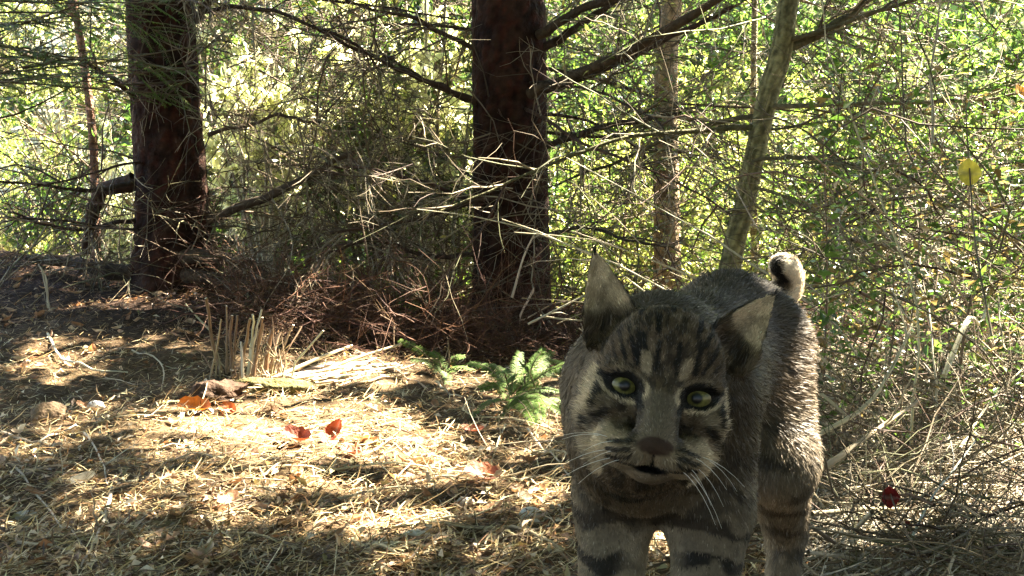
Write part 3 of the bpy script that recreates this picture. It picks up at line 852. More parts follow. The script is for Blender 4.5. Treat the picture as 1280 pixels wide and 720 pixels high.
ANCH = [(n_, gp(a, b)) for n_, a, b in (('the cut stem clump', 300, 474), ('the stalk heap', 430, 475), ('the round white stone', 120, 512), ('the orange leaf', 244, 518), ('the dark curled leaf', 372, 556), ('the rust-red leaf', 417, 548),
        ('the coppery leaf', 604, 604), ('the feathery fir seedling', 655, 520), ('the flat pale stone', 520, 676), ('the long whitish leaf', 104, 608), ('the tan peach leaf', 288, 634), ('the bobcat fore leg', 700, 690), ('the buried wood chunk', 60, 528),
        ('the rooted conifer', 214, 385), ('the dark mound', 40, 350), ('the grey corner stone', 32, 650), ('the stalked pinkish leaf', 252, 706))]
def near(p):
    return min(ANCH, key=lambda a: np.hypot(a[1][0] - p[0], a[1][1] - p[1]))[0]
FK = ['unforked', 'once-forked', 'twice-forked', 'many-forked']

# single twigs that can be picked out on the path
PT = [([(20, 590), (70, 660), (130, 715)], 0.0026, (0.42, 0.37, 0.27)), ([(140, 615), (125, 670), (100, 718)], 0.0040, (0.34, 0.30, 0.22)),
      ([(340, 588), (460, 590), (560, 598), (680, 612)], 0.0036, (0.50, 0.42, 0.27)), ([(470, 670), (560, 655), (630, 632), (640, 628)], 0.0032, (0.46, 0.38, 0.24)),
      ([(555, 660), (640, 668), (690, 690), (720, 715)], 0.0040, (0.30, 0.23, 0.15)), ([(440, 682), (480, 694), (510, 718)], 0.0042, (0.52, 0.42, 0.26)),
      ([(60, 420), (78, 455), (115, 468), (160, 470)], 0.0055, (0.50, 0.45, 0.34)), ([(165, 442), (202, 462), (203, 486)], 0.0034, (0.40, 0.35, 0.25)),
      ([(2, 545), (45, 562), (95, 535)], 0.0038, (0.45, 0.42, 0.30)), ([(175, 610), (210, 585), (245, 560)], 0.0026, (0.16, 0.11, 0.07)),
      ([(105, 545), (125, 580), (135, 612)], 0.0030, (0.46, 0.42, 0.32)), ([(245, 702), (262, 680), (275, 660)], 0.0020, (0.36, 0.31, 0.22)),
      ([(590, 500), (580, 520), (640, 530), (715, 545)], 0.0034, (0.48, 0.40, 0.26)), ([(545, 480), (560, 498), (578, 500)], 0.0036, (0.50, 0.43, 0.30)),
      ([(440, 440), (480, 462), (535, 490)], 0.0034, (0.40, 0.31, 0.20)), ([(632, 535), (620, 570), (610, 600)], 0.0026, (0.50, 0.44, 0.30)),
      ([(660, 540), (690, 575), (712, 600)], 0.0028, (0.55, 0.48, 0.33)), ([(650, 605), (700, 590), (715, 560)], 0.0026, (0.50, 0.44, 0.28))]
for pts, r, c in PT:
    fk, P = int(rng.integers(0, 3)), ground_path(pts)
    twig_thing('fallen_twig', 'long thin %s %s twig lying by %s' % (FK[fk], 'dark' if c[0] < 0.3 else 'pale', near(P[5])), 'twig', P, r, r * 0.45, c, 'long twigs lying on the path', forks=fk)
# scattered short twigs
for k in range(70):
    px, py = rng.uniform(0, 720), 440 + 275 * rng.random() ** 0.8
    L, a = rng.uniform(0.08, 0.26), rng.normal(0.2, 0.8)
    s = gp(px, py)
    P = grow(s[None], np.array([[math.cos(a), math.sin(a), 0.03]]), L, 8, 0.13)[0]
    P[:, 2] = gz(P[:, 0], P[:, 1]) + 0.007 + 0.01 * np.sin(np.linspace(0, 3.1, 8))
    dark_ = rng.random() < 0.4
    twig_thing('fallen_twig', ('short broken dark brown twig on the path by ' if dark_ else 'short broken straw-coloured twig on the path by ') + near(P[4]), 'twig', P, rng.uniform(0.0018, 0.0036), 0.0011,
               (0.12, 0.085, 0.055) if dark_ else (0.44, 0.37, 0.25), 'short dark twigs on the path' if dark_ else 'short straw-coloured twigs on the path')
# upright twigs by the rooted conifer
for pts, Y in (([(68, 430), (62, 385), (52, 335)], 5.0), ([(60, 388), (58, 350), (50, 333)], 5.1), ([(262, 412), (250, 400), (232, 380)], 4.6), ([(640, 372), (655, 320), (672, 285)], 4.9), ([(668, 360), (650, 400), (690, 380)], 4.8),
               ([(660, 405), (700, 385), (745, 362)], 4.3), ([(675, 395), (715, 400), (760, 400)], 4.5), ([(722, 440), (730, 415), (737, 390)], 3.6)):
    P = spline(px_path(pts, Y), 9)
    twig_thing('dead_stick', 'pale bare stick poking up out of the dead brush', 'stick', P, 0.0050, 0.0026, (0.42, 0.36, 0.26), 'pale sticks poking from the brush', forks=1)

# cut sapling stump: a clump of upright stubs
cb = gp(300, 474)
clump = tag(empty('cut_stem_clump', cb), 'clump of upright cut dry stems standing in the sun at the path edge', 'plant')
ST2 = [((261, 372), (268, 428), (279, 466), .0075, 0), ((275, 400), (268, 440), (259, 474), .0045, 1), ((285, 382), (286, 420), (286, 466), .0055, 1), ((298, 398), (293, 430), (288, 468), .007, 0),
       ((311, 401), (306, 430), (300, 468), .0085, 0), ((317, 390), (314, 420), (309, 465), .006, 2), ((331, 387), (322, 420), (312, 462), .0065, 2), ((333, 405), (325, 430), (315, 466), .006, 1),
       ((342, 414), (337, 440), (333, 470), .0105, 0), ((349, 414), (342, 440), (337, 466), .007, 1), ((303, 426), (304, 450), (306, 474), .0065, 2), ((323, 437), (317, 455), (311, 474), .006, 2),
       ((363, 410), (350, 440), (340, 468), .0045, 1), ((376, 406), (360, 435), (345, 466), .0045, 1), ((404, 412), (385, 435), (362, 462), .005, 2), ((291, 395), (290, 430), (292, 470), .006, 0), ((326, 398), (320, 430), (316, 468), .005, 0)]
SC2 = [(0.22, 0.13, 0.07), (0.32, 0.24, 0.14), (0.55, 0.47, 0.33)]
for a, b, c, r, k in ST2:
    Y = cb[1] + rng.uniform(-0.07, 0.09) + np.array([0, 0.01, rng.uniform(-0.05, 0.06)])
    P = spline(px_path([c, b, a], Y), 7) + np.cumsum(rng.normal(size=(7, 3)) * 0.0022, 0)
    r *= rng.uniform(0.5, 0.9)
    P[0, 2] = min(P[0, 2], gz(P[0, 0], P[0, 1]) + 0.0)
    V, F, C = tubes((P - cb)[None], (np.linspace(r * 1.1, r * 0.8, 7) * (1 + rng.normal(size=7) * 0.05))[None], jitcol(SC2[k], 1, 0.12), 8)
    mb = MB().add(V, F, C)
    tip = (P - cb)[-1]
    ring = V[-8:]
    mb.add(np.vstack([ring, tip[None]]), np.array([[i, (i + 1) % 8, 8] for i in range(8)]), np.array([0.62, 0.54, 0.38]))
    mb.build('stem', M['straw'], clump)
for k in range(26):  # thin side shoots
    s = cb + np.array([rng.uniform(-0.12, 0.16), rng.uniform(-0.05, 0.08), 0])
    P = grow((s - cb)[None], np.array([[rng.normal(0, 0.5), rng.normal(0, 0.3), 1.0]]), rng.uniform(0.06, 0.22), 6, 0.18)
    MB().add(*tubes(P, np.linspace(0.003, 0.0012, 6)[None], jitcol(SC2[1], 1), 5)).build('shoot', M['straw'], clump)
# bundle of cut stalks lying beside it
bb = gp(420, 482)
bundle = tag(empty('stalk_bundle', bb), 'heap of pale cut stalks lying beside the upright stem clump', 'stalks')
BL = [[(352, 490), (425, 455), (502, 430)], [(370, 488), (445, 474), (496, 463)], [(380, 482), (440, 462), (494, 464)], [(340, 474), (398, 448), (440, 432)], [(352, 484), (420, 466), (470, 448)]]
for k in range(34):
    if k < len(BL):
        pts, r = BL[k], 0.0075
    else:
        x0, y0 = rng.uniform(330, 420), rng.uniform(468, 492)
        L, a = rng.uniform(50, 120), rng.uniform(0.0, 0.5)
        pts = [(x0, y0), (x0 + L * .5 * math.cos(a), y0 - L * .3 * math.sin(a)), (x0 + L * math.cos(a), y0 - L * .55 * math.sin(a))]
        r = rng.uniform(0.003, 0.006)
    Y = np.linspace(0, 0.25, 3) + bb[1] + rng.uniform(-0.12, 0.05)
    P = spline(px_path(pts, Y), 8)
    P[:, 2] = np.maximum(P[:, 2], gz(P[:, 0], P[:, 1]) + r)
    MB().add(*tubes((P - bb)[None], np.linspace(r, r * 0.6, 8)[None], jitcol(SC2[rng.integers(1, 3)], 1, 0.15), 6)).build('stalk', M['straw'], bundle)

# lumps: rotten wood and stones
def lump(name, label, cat, px, py, sx, sy, sz, colr, m, seed, rz=0.0, group=None, freq=3.0, amp=0.25):
    p = gp(px, py)
    nr, na = 14, 22
    th = np.linspace(0.02, math.pi - 0.02, nr)
    ph = np.arange(na) / na * 2 * math.pi
    TH, PH = np.meshgrid(th, ph, indexing='ij')
    V = np.stack([np.sin(TH) * np.cos(PH), np.sin(TH) * np.sin(PH), np.cos(TH)], -1)
    d = fbm(V.reshape(-1, 3) * freq * 0.6 + seed * 7.1, 3).reshape(nr, na)
    V = V * (1 + (d - 0.5) * 2 * amp)[..., None] * np.array([sx, sy, sz])
    C = np.asarray(colr) * (0.7 + 0.6 * d)[..., None]
    idx = np.arange(nr * na).reshape(nr, na)
    a, b = idx[:-1], idx[1:]
    F = np.stack([a, b, np.roll(b, -1, 1), np.roll(a, -1, 1)], -1).reshape(-1, 4)
    o = MB().add(V.reshape(-1, 3), F, C.reshape(-1, 3)).build(name, M[m], None, (p[0], p[1], float(gz(p[0], p[1])) + sz * 0.5))
    o.rotation_euler = (0, 0, rz)
    tag(o, label, cat, group)
    return o
lump('rotten_wood', 'dark curled chunk of rotten wood in front of the cut stems', 'wood', 272, 502, 0.075, 0.05, 0.036, (0.05, 0.030, 0.019), 'bark', 2, 0.3, amp=0.75, freq=6)
lump('mossy_log', 'short moss-covered log lying under the cut stems', 'log', 330, 492, 0.14, 0.035, 0.03, (0.085, 0.075, 0.03), 'bark', 3, 0.1, amp=0.55, freq=6)
lump('wood_chunk', 'brown broken wood chunk half buried by the grassy path side', 'wood', 60, 528, 0.05, 0.035, 0.035, (0.20, 0.14, 0.09), 'bark', 4, 0.5, amp=0.4)
lump('stone', 'small rounded white stone near the buried wood chunk', 'stone', 120, 512, 0.024, 0.02, 0.016, (0.62, 0.58, 0.52), 'stone', 5)
lump('stone', 'flat pale stone in the sunny straw beside a forked twig', 'stone', 520, 676, 0.026, 0.02, 0.012, (0.62, 0.57, 0.47), 'stone', 6)
lump('stone', 'angular white stone close to the bobcat fore leg', 'stone', 664, 648, 0.022, 0.018, 0.013, (0.60, 0.57, 0.50), 'stone', 7)
lump('stone', 'pinkish-white pebble pair piece near the curled red leaf', 'stone', 582, 634, 0.018, 0.014, 0.011, (0.60, 0.53, 0.46), 'stone', 8)
lump('stone', 'greyish stone sunk in shaded straw in the path corner', 'stone', 32, 650, 0.022, 0.018, 0.012, (0.36, 0.35, 0.31), 'stone', 9)

# dry leaves with curl and midrib
def leaf_mesh(L, W, curl, cup, colr, lobes=0.0, name='leaf'):
    nu, nv = 11, 7
    u_ = np.linspace(0, 1, nu)[:, None]
    v_ = np.linspace(-1, 1, nv)[None, :]
    prof = np.sin(np.pi * np.clip(u_ * 0.94 + 0.03, 0, 1) ** 0.8) ** 0.75 * (1 + lobes * np.sin(u_ * 19))
    X = (u_ - 0.5) * L + 0 * v_
    Yv = v_ * prof * W * 0.5
    Z = curl * L * ((u_ - 0.45) ** 2) * 2 + cup * W * (np.abs(v_) ** 1.5) * prof * 0.6 + 0.03 * L * np.sin(u_ * 7 + v_ * 2)
    V = np.stack([X, Yv, Z], -1)
    V[..., 2] -= V[..., 2].min()
    C = np.asarray(colr) * (0.75 + 0.5 * vnoise(np.stack([X * 90, Yv * 90, Z * 0], -1)))[..., None]
    C[:, nv // 2] = C[:, nv // 2] * 0.7 + 0.08
    idx = np.arange(nu * nv).reshape(nu, nv)
    F = np.stack([idx[:-1, :-1], idx[1:, :-1], idx[1:, 1:], idx[:-1, 1:]], -1).reshape(-1, 4)
    mb = MB().add(V.reshape(-1, 3), F, C.reshape(-1, 3))
    st = np.array([[[-0.5 * L, 0, V[0, nv // 2, 2]], [-0.62 * L, 0.02 * L, 0.006], [-0.75 * L, 0.05 * L, 0.002]]])
    mb.add(*tubes(st, np.array([0.0012, 0.001, 0.0008]), np.asarray(colr) * 0.8, 4))
    return mb

def put_leaf(label, px, py, Lpx, Wpx, colr, rz, tilt=(0, 0), curl=0.35, cup=0.4, lobes=0.0, group=None, name='fallen_leaf'):
    p = gp(px, py)
    s = p[1] / FPX
    o = leaf_mesh(Lpx * s, Wpx * s * 1.5, curl, cup, colr, lobes).build(name, M['dry_leaf'], None, (p[0], p[1], float(gz(p[0], p[1])) + 0.010))
    o.rotation_euler = (tilt[0], tilt[1], rz)
    tag(o, label, 'leaf', group)
put_leaf('bright orange curled dry leaf beside the rotten wood chunk', 244, 518, 44, 22, (0.50, 0.16, 0.02), -0.2, (0.35, 0.1), 0.3, 0.5, 0.1)
put_leaf('narrow orange-brown leaf propped against the cut stem clump', 286, 518, 30, 13, (0.36, 0.11, 0.025), -0.7, (0.4, 0.25), 0.2, 0.5)
put_leaf('dark red-brown curled leaf on the brightest patch of straw', 372, 556, 44, 20, (0.14, 0.035, 0.016), -0.5, (0.3, 0.15), 0.4, 0.6, 0.1)
put_leaf('upright rust-red pointed leaf beside the curled brown one', 417, 548, 38, 16, (0.22, 0.05, 0.02), 0.9, (0.3, -0.7), 0.3, 0.5)
put_leaf('large coppery leaf lying under twigs near the fern', 604, 604, 50, 26, (0.20, 0.065, 0.03), -0.4, (0.3, 0.2), 0.3, 0.4, 0.1)
put_leaf('small dark maroon leaf half hidden in straw', 440, 572, 32, 14, (0.20, 0.06, 0.03), -0.4, (0.2, 0.1))
put_leaf('flat reddish leaf behind the coppery leaf', 590, 545, 28, 13, (0.34, 0.10, 0.05), 0.2, (0.3, 0.1))
put_leaf('tan peach leaf lying by the shaded twig', 288, 634, 26, 20, (0.52, 0.33, 0.20), -0.8, (0.4, 0.2))
put_leaf('pinkish tan leaf with upright stalk at the path corner', 252, 706, 18, 26, (0.55, 0.38, 0.28), 1.5, (0.2, 0.2))
put_leaf('long whitish curled leaf on straw near the grey stone', 104, 608, 34, 14, (0.62, 0.56, 0.44), 0.9, (0.3, -0.2), 0.3, 0.5)
put_leaf('dark olive leaf at the shaded path edge', 205, 668, 30, 16, (0.14, 0.12, 0.06), 0.3, (0.2, 0.1))
put_leaf('pale cream leaf fragment beside the forked twig', 655, 630, 20, 14, (0.60, 0.53, 0.40), 0.4, (0.4, 0.2))
LM = []
for c, l, w_ in (((0.42, 0.29, 0.17), 0.045, 0.022), ((0.50, 0.40, 0.28), 0.04, 0.02), ((0.30, 0.17, 0.09), 0.05, 0.022), ((0.46, 0.32, 0.24), 0.035, 0.02)):
    me = leaf_mesh(l, w_, 0.4, 0.5, c).mesh('fallen_leaf')
    me.materials.append(M['dry_leaf'])
    LM.append(me)
LL = ['small tan dry leaf lying in the litter', 'small buff dry leaf lying in the litter', 'small brown dry leaf lying in the litter', 'small pinkish dry leaf lying in the litter']
for k in range(150):
    if k < 70:
        px, py = rng.uniform(0, 260), rng.uniform(352, 470)
    else:
        px, py = rng.uniform(0, 720), rng.uniform(470, 715)
    p = gp(px, py)
    i = int(rng.integers(0, 4))
    o = link_mesh('fallen_leaf', LM[i], None, (p[0], p[1], float(gz(p[0], p[1])) + 0.006), (rng.normal(0, 0.35), rng.normal(0, 0.35), rng.uniform(0, 6.28)), rng.uniform(0.7, 1.3))
    tag(o, LL[i].replace('in the litter', 'near ' + near(p)), 'leaf', LL[i].replace('leaf lying', 'leaves').replace('small ', 'small '))
# leaves and berries hanging in the brambles
def hang_leaf(label, px, py, Y, Lpx, Wpx, colr, rot):
    p = at(px, py, Y)
    s = Y / FPX
    o = leaf_mesh(Lpx * s, Wpx * s, 0.25, 0.3, colr, 0.06).build('hanging_leaf', M['dry_leaf'], None, tuple(p))
    o.rotation_euler = rot
    tag(o, label, 'leaf')
hang_leaf('bright yellow leaf hanging on a thin stem in the brambles', 1210, 217, 2.6, 30, 34, (0.72, 0.70, 0.12), (1.35, 0.1, 0.1))
hang_leaf('orange-yellow leaf at the end of the long bare limb', 1274, 117, 3.9, 26, 22, (0.62, 0.36, 0.08), (1.1, 0.2, 0.6))
hang_leaf('rounded dark red leaf above a fallen branch in the brambles', 1112, 622, 1.95, 23, 27, (0.13, 0.010, 0.010), (1.3, 0.1, 0.1))
hang_leaf('dull red leaf below the fallen branch in the brambles', 1134, 660, 2.0, 20, 18, (0.10, 0.014, 0.010), (1.0, 0.1, 0.9))
hang_leaf('pale green lobed leaf in the shaded brambles', 1222, 452, 2.9, 34, 22, (0.20, 0.25, 0.05), (0.9, 0.2, 0.3))
be = at(1190, 698, 2.0)
bunch = tag(empty('berry_cluster', (be[0], be[1], be[2])), 'tiny cluster of orange-red berries low in the brambles', 'berries')
for dx, dz, r in ((0, 0, 0.0052), (0.007, -0.008, 0.0045), (-0.004, -0.009, 0.0042)):
    nr, na = 10, 14
    TH, PH = np.meshgrid(np.linspace(0.02, 3.12, nr), np.arange(na) / na * 6.2832, indexing='ij')
    V = np.stack([np.sin(TH) * np.cos(PH), np.sin(TH) * np.sin(PH), np.cos(TH) * 1.12], -1) * r + np.array([dx, 0, dz])
    idx = np.arange(nr * na).reshape(nr, na)
    a, b = idx[:-1], idx[1:]
    F = np.stack([a, b, np.roll(b, -1, 1), np.roll(a, -1, 1)], -1).reshape(-1, 4)
    MB().add(V.reshape(-1, 3), F, np.array([0.62, 0.06, 0.02])).build('berry', M['berry'], bunch)
P = np.array([[[0.0, 0.004, 0.0], [0.006, 0.01, 0.02], [0.02, 0.02, 0.05], [0.05, 0.03, 0.07]]])
MB().add(*tubes(P, np.array([0.001, 0.001, 0.0012, 0.0014]), np.array([0.12, 0.09, 0.05]), 4)).build('stalk', M['twig'], bunch)

# fir seedlings: fronds of flat needle rows
def frond(mb, P, nn, nl, stem=None, wd_=0.0009):
    K = len(P)
    (stem or mb).add(*tubes(P[None], np.linspace(0.0022, 0.0008, K)[None], np.array([0.13, 0.10, 0.05]), 5))
    n = int(nl)
    t = np.repeat(np.linspace(0.06, 1.0, n), 2)
    x = t * (K - 1)
    k = np.minimum(x.astype(int), K - 2)
    f = (x - k)[:, None]
    pos = P[k] * (1 - f) + P[k + 1] * f
    T = nz(P[k + 1] - P[k])
    side = nz(np.cross(T, np.asarray(nn)[None])) * np.tile([1, -1], n)[:, None]
    D = nz(side + T * 0.55 + rng.normal(size=(2 * n, 3)) * 0.12)
    L = 0.030 * (1 - 0.55 * t) * rng.uniform(0.8, 1.15, 2 * n)
    Q = np.stack([pos, pos + D * (L * 0.6)[:, None], pos + D * L[:, None] - np.array([0, 0, 1]) * (L * 0.18)[:, None]], 1)
    C = jitcol((0.095, 0.155, 0.032), 2 * n, 0.35)
    mb.add(*ribbons(Q, np.array([wd_, wd_, wd_ * 0.35])[None], nz(np.cross(D, np.asarray(nn)[None])), C))

def fir(label, px, py, fronds, lift=0.0):
    b = gp(px, py)
    root = tag(empty('fir_seedling', b), label, 'seedling')
    MB().add(*tubes(np.array([[[0, 0, -0.01], [0.005, 0, 0.05], [0.0, 0.01, 0.12]]]), np.array([0.005, 0.004, 0.002]), np.array([0.12, 0.09, 0.05]), 6)).build('stem', M['twig'], root)
    for (x0, y0, x1, y1, dy) in fronds:
        a, c = at(x0, y0, b[1]), at(x1, y1, b[1] + dy)
        m = (a + c) / 2 + np.array([0, 0, 0.02])
        P = spline([a - b, m - b, c - b], 9)
        nn = nz(np.array([rng.normal(0, 0.25), -0.45 + rng.normal(0, 0.2), 0.85]))
        mb, sm_ = MB(), MB()
        L = np.linalg.norm(P[-1] - P[0])
        frond(mb, P, nn, 40 + L * 240, sm_)
        fr_ = sm_.build('frond', M['twig'], root)
        tag(mb.build('needles', M['needle'], fr_), kind='stuff')
fir('low green fir seedling with flat feathery fronds beside the bobcat', 655, 520, [(640, 505, 712, 520, -0.2), (640, 500, 705, 490, -0.1), (640, 492, 700, 462, 0.05), (636, 500, 590, 520, -0.15), (640, 490, 615, 455, 0.1), (642, 492, 650, 440, 0.12),
    (640, 500, 668, 530, -0.25), (650, 486, 690, 440, 0.15), (636, 496, 600, 485, -0.05), (645, 500, 690, 505, -0.22), (640, 495, 640, 470, -0.2), (655, 470, 705, 452, 0.2), (690, 495, 722, 530, -0.1)] + [(rng.uniform(630, 680), rng.uniform(480, 505), rng.uniform(585, 725), rng.uniform(425, 535), rng.uniform(-0.25, 0.2)) for _ in range(12)])
fir('small fir seedling with one bright tip behind the stalk heap', 560, 470, [(556, 468, 590, 462, -0.1), (556, 466, 580, 445, 0.0), (554, 466, 540, 440, 0.05), (556, 468, 560, 480, -0.15), (552, 465, 500, 425, 0.1), (552, 468, 515, 450, 0.0)])
fir('dim green fir seedling in the red brush heap', 505, 415, [(505, 405, 520, 350, 0), (505, 400, 490, 365, 0.05), (505, 402, 540, 375, -0.1), (505, 404, 475, 385, -0.05), (505, 400, 500, 370, -0.1), (507, 398, 530, 360, .1)])

# needle boughs hanging at the upper left, from a conifer standing left of the view
bt = np.array([-2.42, 5.0, float(gz(-2.42, 5.0)) - 0.05])
ptsN = [bt, bt + [0, 0, 1.2], bt + [0.02, 0, 2.6], bt + [0, 0, 4.5]]
nb_tree = tag(empty('young_conifer', bt), 'green needled conifer whose boughs hang in front of the bright slope', 'tree')
mb = MB()
trunk_mesh(mb, np.array(ptsN) - bt, [0.06, 0.055, 0.045, 0.02], (0.10, 0.07, 0.045), 16, 40, 0.004, 0.1, 3)
mb.build('trunk', M['bark'], nb_tree)
for k in range(26):
    z = rng.uniform(0.85, 1.35)
    a = rng.normal(0.1, 0.5)
    P = grow(np.array([[0, 0, z + 0.05]]), np.array([[math.cos(a), math.sin(a), rng.uniform(-0.05, 0.3)]]), rng.uniform(0.7, 1.25), 9, 0.06, 0.02)
    mb, sm_ = MB(), MB()
    sm_.add(*tubes(P, np.linspace(0.006, 0.002, 9)[None], np.array([0.12, 0.09, 0.05]), 5))
    s, T, i, t = along(P, 12, 0.2, 1.0)
    B = grow(s, off_dirs(T, 0.5, 1.0) * np.array([1, 1, 0.4]), rng.uniform(0.12, 0.3, 12), 6, 0.08, 0.04)
    for q in B:
        frond(mb, q, (0, -0.2, 1.0), 34, sm_, 0.0014)
    bo_ = sm_.build('bough', M['twig'], nb_tree)
    tag(mb.build('needles', M['needle'], bo_), kind='stuff')

# arching stems and sticks in the brambles right of the bobcat
ARC = [([(1240, 420), (1220, 310), (1212, 212), (1206, 120)], 2.45, .0026, (0.13, 0.10, 0.06)), ([(1150, 700), (1128, 655), (1113, 618), (1104, 585)], 1.80, .0020, (0.13, 0.09, 0.06)), ([(1030, 470), (1034, 350), (1032, 250), (1028, 150)], 3.2, .0030, (0.14, 0.075, 0.05)), ([(1195, 560), (1205, 420), (1230, 330), (1290, 240)], 2.8, .0042, (0.12, 0.085, 0.055)),
       ([(1020, 545), (1085, 505), (1125, 440), (1140, 405)], 2.2, .0046, (0.44, 0.37, 0.25)), ([(1030, 585), (1085, 545), (1150, 500)], 2.1, .0055, (0.30, 0.26, 0.15)),
       ([(1015, 642), (1100, 636), (1180, 638), (1290, 632)], 2.0, .0045, (0.30, 0.24, 0.16)), ([(1120, 718), (1160, 630), (1190, 590), (1220, 550)], 1.9, .0026, (0.42, 0.40, 0.36)),
       ([(1160, 630), (1210, 600), (1290, 560)], 2.1, .0028, (0.24, 0.20, 0.13)), ([(1050, 612), (1130, 604), (1210, 606), (1290, 610)], 2.2, .0028, (0.34, 0.28, 0.18)),
       ([(1010, 655), (1060, 690), (1110, 722)], 1.8, .0032, (0.12, 0.09, 0.06)), ([(1130, 720), (1190, 685), (1240, 660)], 1.85, .0030, (0.50, 0.48, 0.40)),
       ([(1010, 690), (1070, 698), (1140, 708)], 1.8, .0034, (0.40, 0.34, 0.24)), ([(1090, 640), (1060, 670), (1030, 690)], 1.9, .0042, (0.40, 0.34, 0.23)),
       ([(1120, 590), (1150, 450), (1165, 380), (1180, 300)], 3.2, .0042, (0.26, 0.20, 0.12)), ([(1065, 300), (1110, 308), (1150, 330)], 3.4, .0065, (0.09, 0.07, 0.05)),
       ([(1210, 330), (1212, 230), (1208, 150), (1212, 60)], 3.3, .0026, (0.13, 0.10, 0.06)), ([(1140, 420), (1190, 360), (1240, 335), (1290, 320)], 3.0, .0030, (0.34, 0.29, 0.18)),
       ([(1075, 365), (1110, 385), (1160, 430), (1180, 450)], 3.2, .0050, (0.10, 0.075, 0.05)), ([(1180, 470), (1210, 400), (1225, 405), (1235, 380)], 2.7, .0065, (0.48, 0.44, 0.33)),
       ([(1055, 330), (1048, 290), (1060, 255), (1100, 240)], 3.6, .0036, (0.56, 0.52, 0.38)), ([(1200, 560), (1240, 500), (1290, 450)], 2.4, .0030, (0.34, 0.30, 0.20))]
for pts, Y, r, c in ARC:
    P = spline(px_path(pts, Y + np.linspace(-0.05, 0.25, len(pts))), 12)
    P[:, 2] = np.maximum(P[:, 2], gz(P[:, 0], P[:, 1]) + 0.005)
    dk = sum(c) < 0.45
    fk = int(rng.integers(1, 4))
    d_ = P[-1] - P[0]
    el_ = math.degrees(math.atan2(abs(d_[2]), abs(d_[0]) + 1e-6))
    twig_thing('bramble_stem', 'long %s %s %s stem %s in the brambles %s' % ('thick' if r > .0042 else 'thin', FK[fk], 'dark' if dk else 'pale', 'standing upright' if el_ > 65 else 'slanting' if el_ > 22 else 'lying level', 'beside the bobcat' if pts[0][0] < 1060 else 'off the path'),
               'stem', P, r, r * 0.5, c, 'dark stems in the brambles' if dk else 'pale stems in the brambles', forks=fk)
for k in range(46):
    px, Y = rng.uniform(1020, 1320), rng.uniform(2.5, 4.6)
    x = (px - 640) / FPX * Y
    s = np.array([[x, Y, float(gz(x, Y))]])
    P = grow(s, np.array([[rng.normal(0, 0.6), rng.normal(0, 0.4), 1.0]]), rng.uniform(0.5, 1.3), 12, 0.10, 0.06)[0]
    P[:, 2] = np.maximum(P[:, 2], gz(P[:, 0], P[:, 1]) + 0.004)
    dk = rng.random() < 0.5
    twig_thing('bramble_stem', '%s thin %s stem arching up %s' % ('tall' if P[:, 2].max() > 0.75 else 'low', 'dark' if dk else 'pale', ('toward the bobcat' if P[-1, 0] < P[0, 0] else 'away from the bobcat') + (' at the path edge' if Y < 3.2 else ' deep in the brambles')), 'stem', P, rng.uniform(0.002, 0.0042), 0.0012,
               (0.11, 0.085, 0.055) if dk else (0.40, 0.35, 0.24), 'dark arching bramble stems' if dk else 'pale arching bramble stems', forks=2)
# ------------------------------------------------------------------ the bobcat: one continuous body grown from smooth-blended volumes
CAT_O = np.array([0.132, 1.19, 0.0])
CAT_YAW = math.radians(20)
ca, sa = math.cos(CAT_YAW), math.sin(CAT_YAW)

def w2c(p):
    d = np.asarray(p, float) - CAT_O
    return np.array([d[0] * ca - d[1] * sa, d[0] * sa + d[1] * ca, d[2]])

def w2c_dir(d):
    return np.array([d[0] * ca - d[1] * sa, d[0] * sa + d[1] * ca, d[2]])

EYE_MID = at(827, 490, 1.03)
fw = nz(np.array([0, 0, CAM_H]) - EYE_MID)
rt = nz(np.cross(-fw, np.array([0, 0, 1.0])))
up = np.cross(rt, -fw)
# head turned a little to the right of the lens, rolled clockwise
tw = math.radians(3)
fw, rt = fw * math.cos(tw) + rt * math.sin(tw), rt * math.cos(tw) - fw * math.sin(tw)
ro = math.radians(9)
rt, up = rt * math.cos(ro) - up * math.sin(ro), up * math.cos(ro) + rt * math.sin(ro)
HX, HY, HZ = w2c_dir(rt), w2c_dir(fw), w2c_dir(up)
HM = np.stack([HX, HY, HZ], 1)            # head axes as columns (cat coordinates)
HO = w2c(EYE_MID) - HY * 0.036            # head origin, at eye level behind the eyes

def h2c(q):
    return HO + np.asarray(q, float) @ HM.T

def c2h(p):
    return (np.asarray(p, float) - HO) @ HM

RES = 0.003
LO = np.array([-0.165, -0.30, -0.009])
HI = np.array([0.175, 0.70, 0.66])
GN = np.ceil((HI - LO) / RES).astype(int) + 1
DG = np.full(GN, 0.5, np.float32)

def _box(c, r):
    a = np.clip(np.floor((np.asarray(c) - r - LO) / RES).astype(int), 0, GN - 1)
    b = np.clip(np.ceil((np.asarray(c) + r - LO) / RES).astype(int) + 1, 1, GN)
    ax = [LO[k] + RES * np.arange(a[k], b[k]) for k in range(3)]
    g = np.stack(np.meshgrid(*ax, indexing='ij'), -1)
    return tuple(slice(a[k], b[k]) for k in range(3)), g

def smin(a, b, k):
    h = np.clip(0.5 + 0.5 * (b - a) / k, 0, 1)
    return b + (a - b) * h - k * h * (1 - h)

def put(fn, c, r, k=0.02, head=False, cut=False):
    """blend a distance function into (or out of) the body inside a box of half size r round c"""
    cc = h2c(c) if head else np.asarray(c, float)
    s, g = _box(cc, r + k + 0.012)
    d = fn(c2h(g) if head else g).astype(np.float32)
    if cut:
        DG[s] = -smin(-DG[s], d, k)
    else:
        DG[s] = smin(DG[s], d, k)

